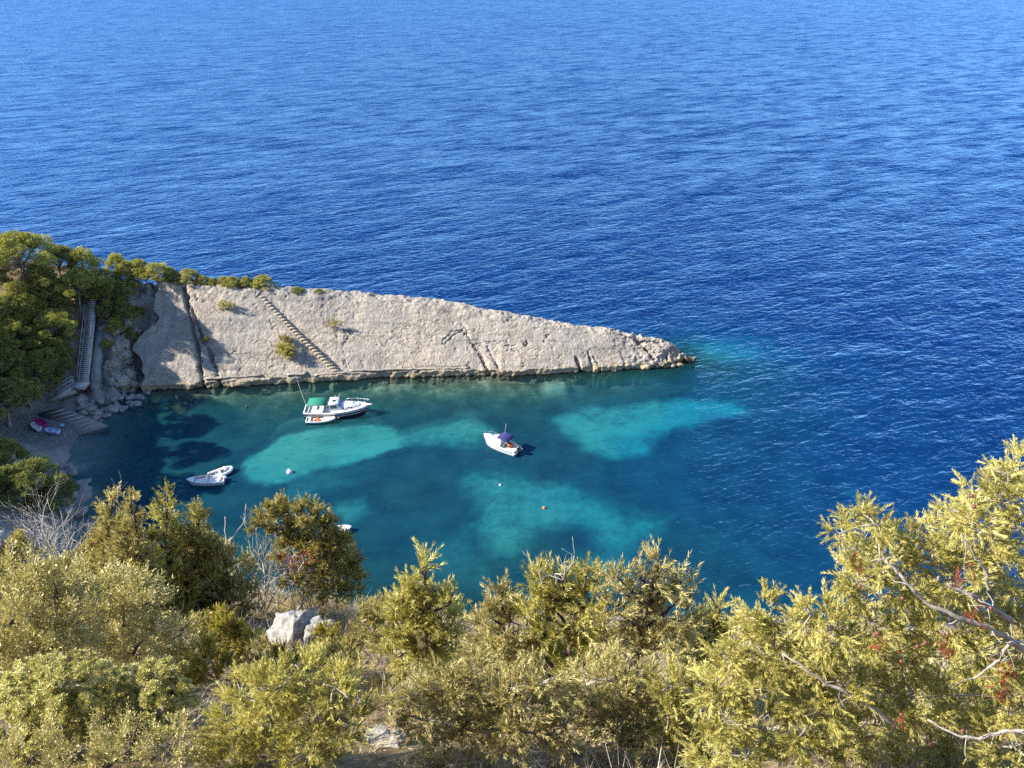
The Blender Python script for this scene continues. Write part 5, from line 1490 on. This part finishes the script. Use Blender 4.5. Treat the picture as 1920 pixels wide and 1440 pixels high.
# --- mooring line and buoys
a = on_slab(553, 699); b = np.array((*(np.array(cr.matrix_basis @ Vector((-4.2, .8, .95)))),))
t = np.linspace(0, 1, 20)[:, None]; P = a + (b - a) * t; P[:, 2] -= .9 * (t[:, 0] * (1 - t[:, 0]) * 4) * .6
MB().tube(P - a, .011, 5).build("mooring_rope", M_ROPE, None, tuple(a))
tag(bpy.data.objects["mooring_rope"], "slack pale rope from the slab's ledge to the cruiser's stern", "rope")
def buoy(u, v, r, mat, label, ring=None):
    p = on_z(u, v, 0.0); o = empty("mooring_buoy", (p[0], p[1], r * .25), 0, label, "buoy")
    MB().sphere((0, 0, 0), r, 14, 10).build("float", mat, o, smooth=True)
    mb = MB(); mb.tube([(0, 0, r * .9), (0, 0, r * 1.35)], r * .18, 6); mb.build("ring_post", ring or M_STEEL, o)
M_BUOYO = plain("buoy_orange", (0.70, 0.16, 0.05), 0.5, var=.15)
buoy(543, 886, .36, M_WHITE, "round white mooring buoy at the edge of the bright sand patch")
buoy(1020, 953, .20, M_BUOYO, "orange mooring buoy over the turquoise patch below the motor boat")
buoy(938, 910, .16, M_WHITE, "small white float below the white motor boat")
buoy(463, 764, .19, M_BLACK, "small dark float left of the cabin cruiser")

# ------------------------------------------------------------------ stairs, ramp and wall by the beach
M_TREAD = conc("stair_concrete", (0.40, 0.385, 0.36))
M_RAIL = plain("galvanised_rail", (0.42, 0.43, 0.45), 0.5, 0.3, var=.1)
S0 = np.array([-59.2, 96.4, 3.0]); S1 = np.array([-60.2, 105.8, 10.9])
stair = empty("staircase", tuple(S0), 0, "long steep concrete staircase with railings climbing beside the pines", "staircase")
ns = 44
tread = None
for k in range(ns):
    f = k / (ns - 1); p = (S1 - S0) * f
    if tread is None:
        tread = MB().box((0, 0, 0), (1.05, .30, .10)).build("tread", M_TREAD, stair, tuple(p)); 
    else:
        o = tread.copy(); col.objects.link(o); o.parent = stair; o.location = tuple(p)
mb = MB()
d = S1 - S0
for sx_ in (-.58, .58):
    a = np.array([sx_, -.25, -.30]); mb.loft([[a + q for q in (np.array([-.08, 0, -.6]), np.array([.08, 0, -.6]), np.array([.08, 0, .17]), np.array([-.08, 0, .17]))], [a + d + q for q in (np.array([-.08, 0, -.6]), np.array([.08, 0, -.6]), np.array([.08, 0, .17]), np.array([-.08, 0, .17]))]])
mb.build("stringer", M_TREAD, stair)
mb = MB(); a = np.array([0, 0, -.45]); mb.loft([[a + q for q in (np.array([-.50, 0, -.9]), np.array([.50, 0, -.9]), np.array([.50, 0, .2]), np.array([-.50, 0, .2]))], [a + d + q for q in (np.array([-.50, 0, -.9]), np.array([.50, 0, -.9]), np.array([.50, 0, .2]), np.array([-.50, 0, .2]))]]); mb.build("stair_slab", plain("stair_shade", (.10, .095, .09), .9), stair)  # near-black base colour stands in for the shade under the treads
for sx_ in (-.62, .62):
    MB().tube([np.array([sx_, 0, .95]), np.array([sx_, 0, .95]) + d], .032, 6).build("handrail", M_RAIL, stair)
    for k in range(8):
        f = k / 7; p = d * f
        MB().tube([p + np.array([sx_, 0, -.1]), p + np.array([sx_, 0, .95])], .028, 5).build("post", M_RAIL, stair)
# landing and lower flight
mb = MB(); mb.box((-.1, -.9, -.35), (1.9, 1.6, .5)); mb.build("landing", M_TREAD, stair)
E0 = np.array([-.8, -1.0, -.1]); E1 = np.array([-4.4, -2.6, -1.75])
mb = MB()
n_ = np.array([.41, -.91, 0]) * .62
mb.loft([[E0 + n_ + np.array([0, 0, -1.1]), E0 - n_ + np.array([0, 0, -1.1]), E0 - n_, E0 + n_], [E1 + n_ + np.array([0, 0, -.6]), E1 - n_ + np.array([0, 0, -.6]), E1 - n_, E1 + n_]]); mb.build("ramp", M_TREAD, stair)
for sg in (-1, 1):
    for h in (.55, .98):
        MB().tube([E0 + sg * n_ + np.array([0, 0, h]), E1 + sg * n_ + np.array([0, 0, h])], .032, 6).build("handrail", M_RAIL, stair)
    for k in range(5):
        p = E0 + (E1 - E0) * k / 4 + sg * n_
        MB().tube([p, p + np.array([0, 0, .98])], .03, 5).build("post", M_RAIL, stair)
# sloping concrete wall right of the stairs
mb = MB(); W0 = np.array([-57.75, 95.9, .3]); W1 = np.array([-58.75, 102.8, 6.6])
mb.loft([[W0 + np.array(q) for q in ((-.55, 0, -2), (.75, -.3, -2), (.55, 0, 1.6), (-.55, 0, 1.8))], [W0 + (W1 - W0) * .5 + np.array(q) for q in ((-.5, 0, -3), (.6, 0, -3), (.45, 0, 1.2), (-.5, 0, 1.4))], [W1 + np.array(q) for q in ((-.45, 0, -3), (.35, 0, -3), (.3, 0, .7), (-.45, 0, .8))]])
wl = mb.build("retaining_wall", conc("wall_concrete", (.24, .235, .225), 2.0), None); tag(wl, "sloping grey concrete wall along the right side of the staircase", "wall")

# slipway with timber skids
slip = [on_z(72, 776, .9), on_z(118, 764, 1.1), on_z(203, 799, .05), on_z(152, 815, .02)]
c0 = np.mean(slip, axis=0)
sl = empty("slipway", tuple(c0), 0, "concrete boat slipway with timber skids between the beach and the rocks", "slipway")
Q = [np.array(q) - c0 for q in slip]
mb = MB(); mb.add(np.array([q + np.array([0, 0, .12]) for q in Q] + [q - np.array([0, 0, .8]) for q in Q]), [(0, 3, 2, 1), (4, 5, 6, 7), (0, 1, 5, 4), (1, 2, 6, 5), (2, 3, 7, 6), (3, 0, 4, 7)]); mb.build("slab", conc("slipway_concrete", (.17, .165, .15), 1.5), sl)
M_TIMB = plain("grey_timber", (0.36, 0.33, 0.29), 0.9, var=.25, scale=9)
for k in range(7):
    f = .12 + .13 * k
    a = Q[0] + (Q[3] - Q[0]) * f; b = Q[1] + (Q[2] - Q[1]) * f
    a, b = a + (b - a) * .12, a + (b - a) * .88
    MB().tube([a + np.array([0, 0, .17]), b + np.array([0, 0, .17])], .09, 4).build("skid", M_TIMB, sl)

# small craft and things left on the beach
def beach_boat(name, u, v, rz, Lh, Bh, mat, label, inside=None, flip=False):
    p = hit(u, v); p[2] = g1(p[0], p[1])
    r = empty(name, (p[0], p[1], p[2] + .12), rz, label, "boat")
    open_boat(r, Lh, Bh, .30, .38, .12, mat, mat, inside or mat, .35, (.4,))
    return r
M_MAG = plain("magenta_plastic", (0.36, 0.02, 0.16), 0.45, var=.15)
M_LILAC = plain("pale_blue_plastic", (0.42, 0.50, 0.74), 0.45, var=.1)
beach_boat("beached_kayak", 77, 796, R(140), 2.5, .95, M_MAG, "magenta plastic kayak drawn up on the beach", M_MAG)
beach_boat("beached_kayak", 68, 803, R(140), 2.3, .85, M_WHITE, "white plastic kayak lying beside the magenta one", M_WHITE)
beach_boat("beached_dinghy", 98, 812, R(170), 2.0, .95, M_LILAC, "pale blue toy dinghy on the beach near the slipway", M_RUBG)
p = on_z(115, 797, 1.0)
tag(boulder(p, (.38, .30, .22), 601, plain("turquoise_bag", (.10, .38, .48), .6), "bag", n=2, amp=.2), "turquoise bag left on the slipway edge", "bag")

# heap of shore rocks under the wall, and rocks along the near shaded shore
RG = random.Random(77)
SRM = []
def shore_rocks(n, f, label, group, smin, smax, mat=None):
    for k in range(n):
        u, v = f(); p = hit(u, v, 60); z = max(g1(p[0], p[1]), -.2)
        s = RG.uniform(smin, smax)
        o = boulder((p[0], p[1], z + s * .15), (s * RG.uniform(.8, 1.3), s * RG.uniform(.7, 1.1), s * RG.uniform(.5, .8)), 700 + len(SRM), mat or M_SHORE, "shore_rock", n=2, amp=.3)
        SRM.append(o); tag(o, label, "rock", group)
def heap():
    t = RG.random(); return (150 + 130 * t, 742 + 8 * math.sin(t * 3) + RG.uniform(-6, 22) + 14 * (1 - t))
shore_rocks(46, heap, "dark rough rock in the heap between the concrete wall and the shaded water", "rock heap under the stairs", .35, .8)
shore_rocks(12, lambda: (RG.uniform(172, 196), RG.uniform(770, 800)), "dark rock at the water's edge beside the slipway", "rocks beside the slipway", .3, .6)
shore_rocks(16, lambda: (RG.choice([150, 146, 140, 152, 135, 128]) + RG.uniform(-14, 4), RG.uniform(868, 965)), "dark brown rock along the shaded shore below the beach", "rocks below the beach", .4, 1.0)
shore_rocks(8, lambda: (RG.uniform(1240, 1280), RG.uniform(668, 688)), "rough boulder broken off at the tip of the headland", "boulders at the headland tip", .5, .9, M_ROCK)
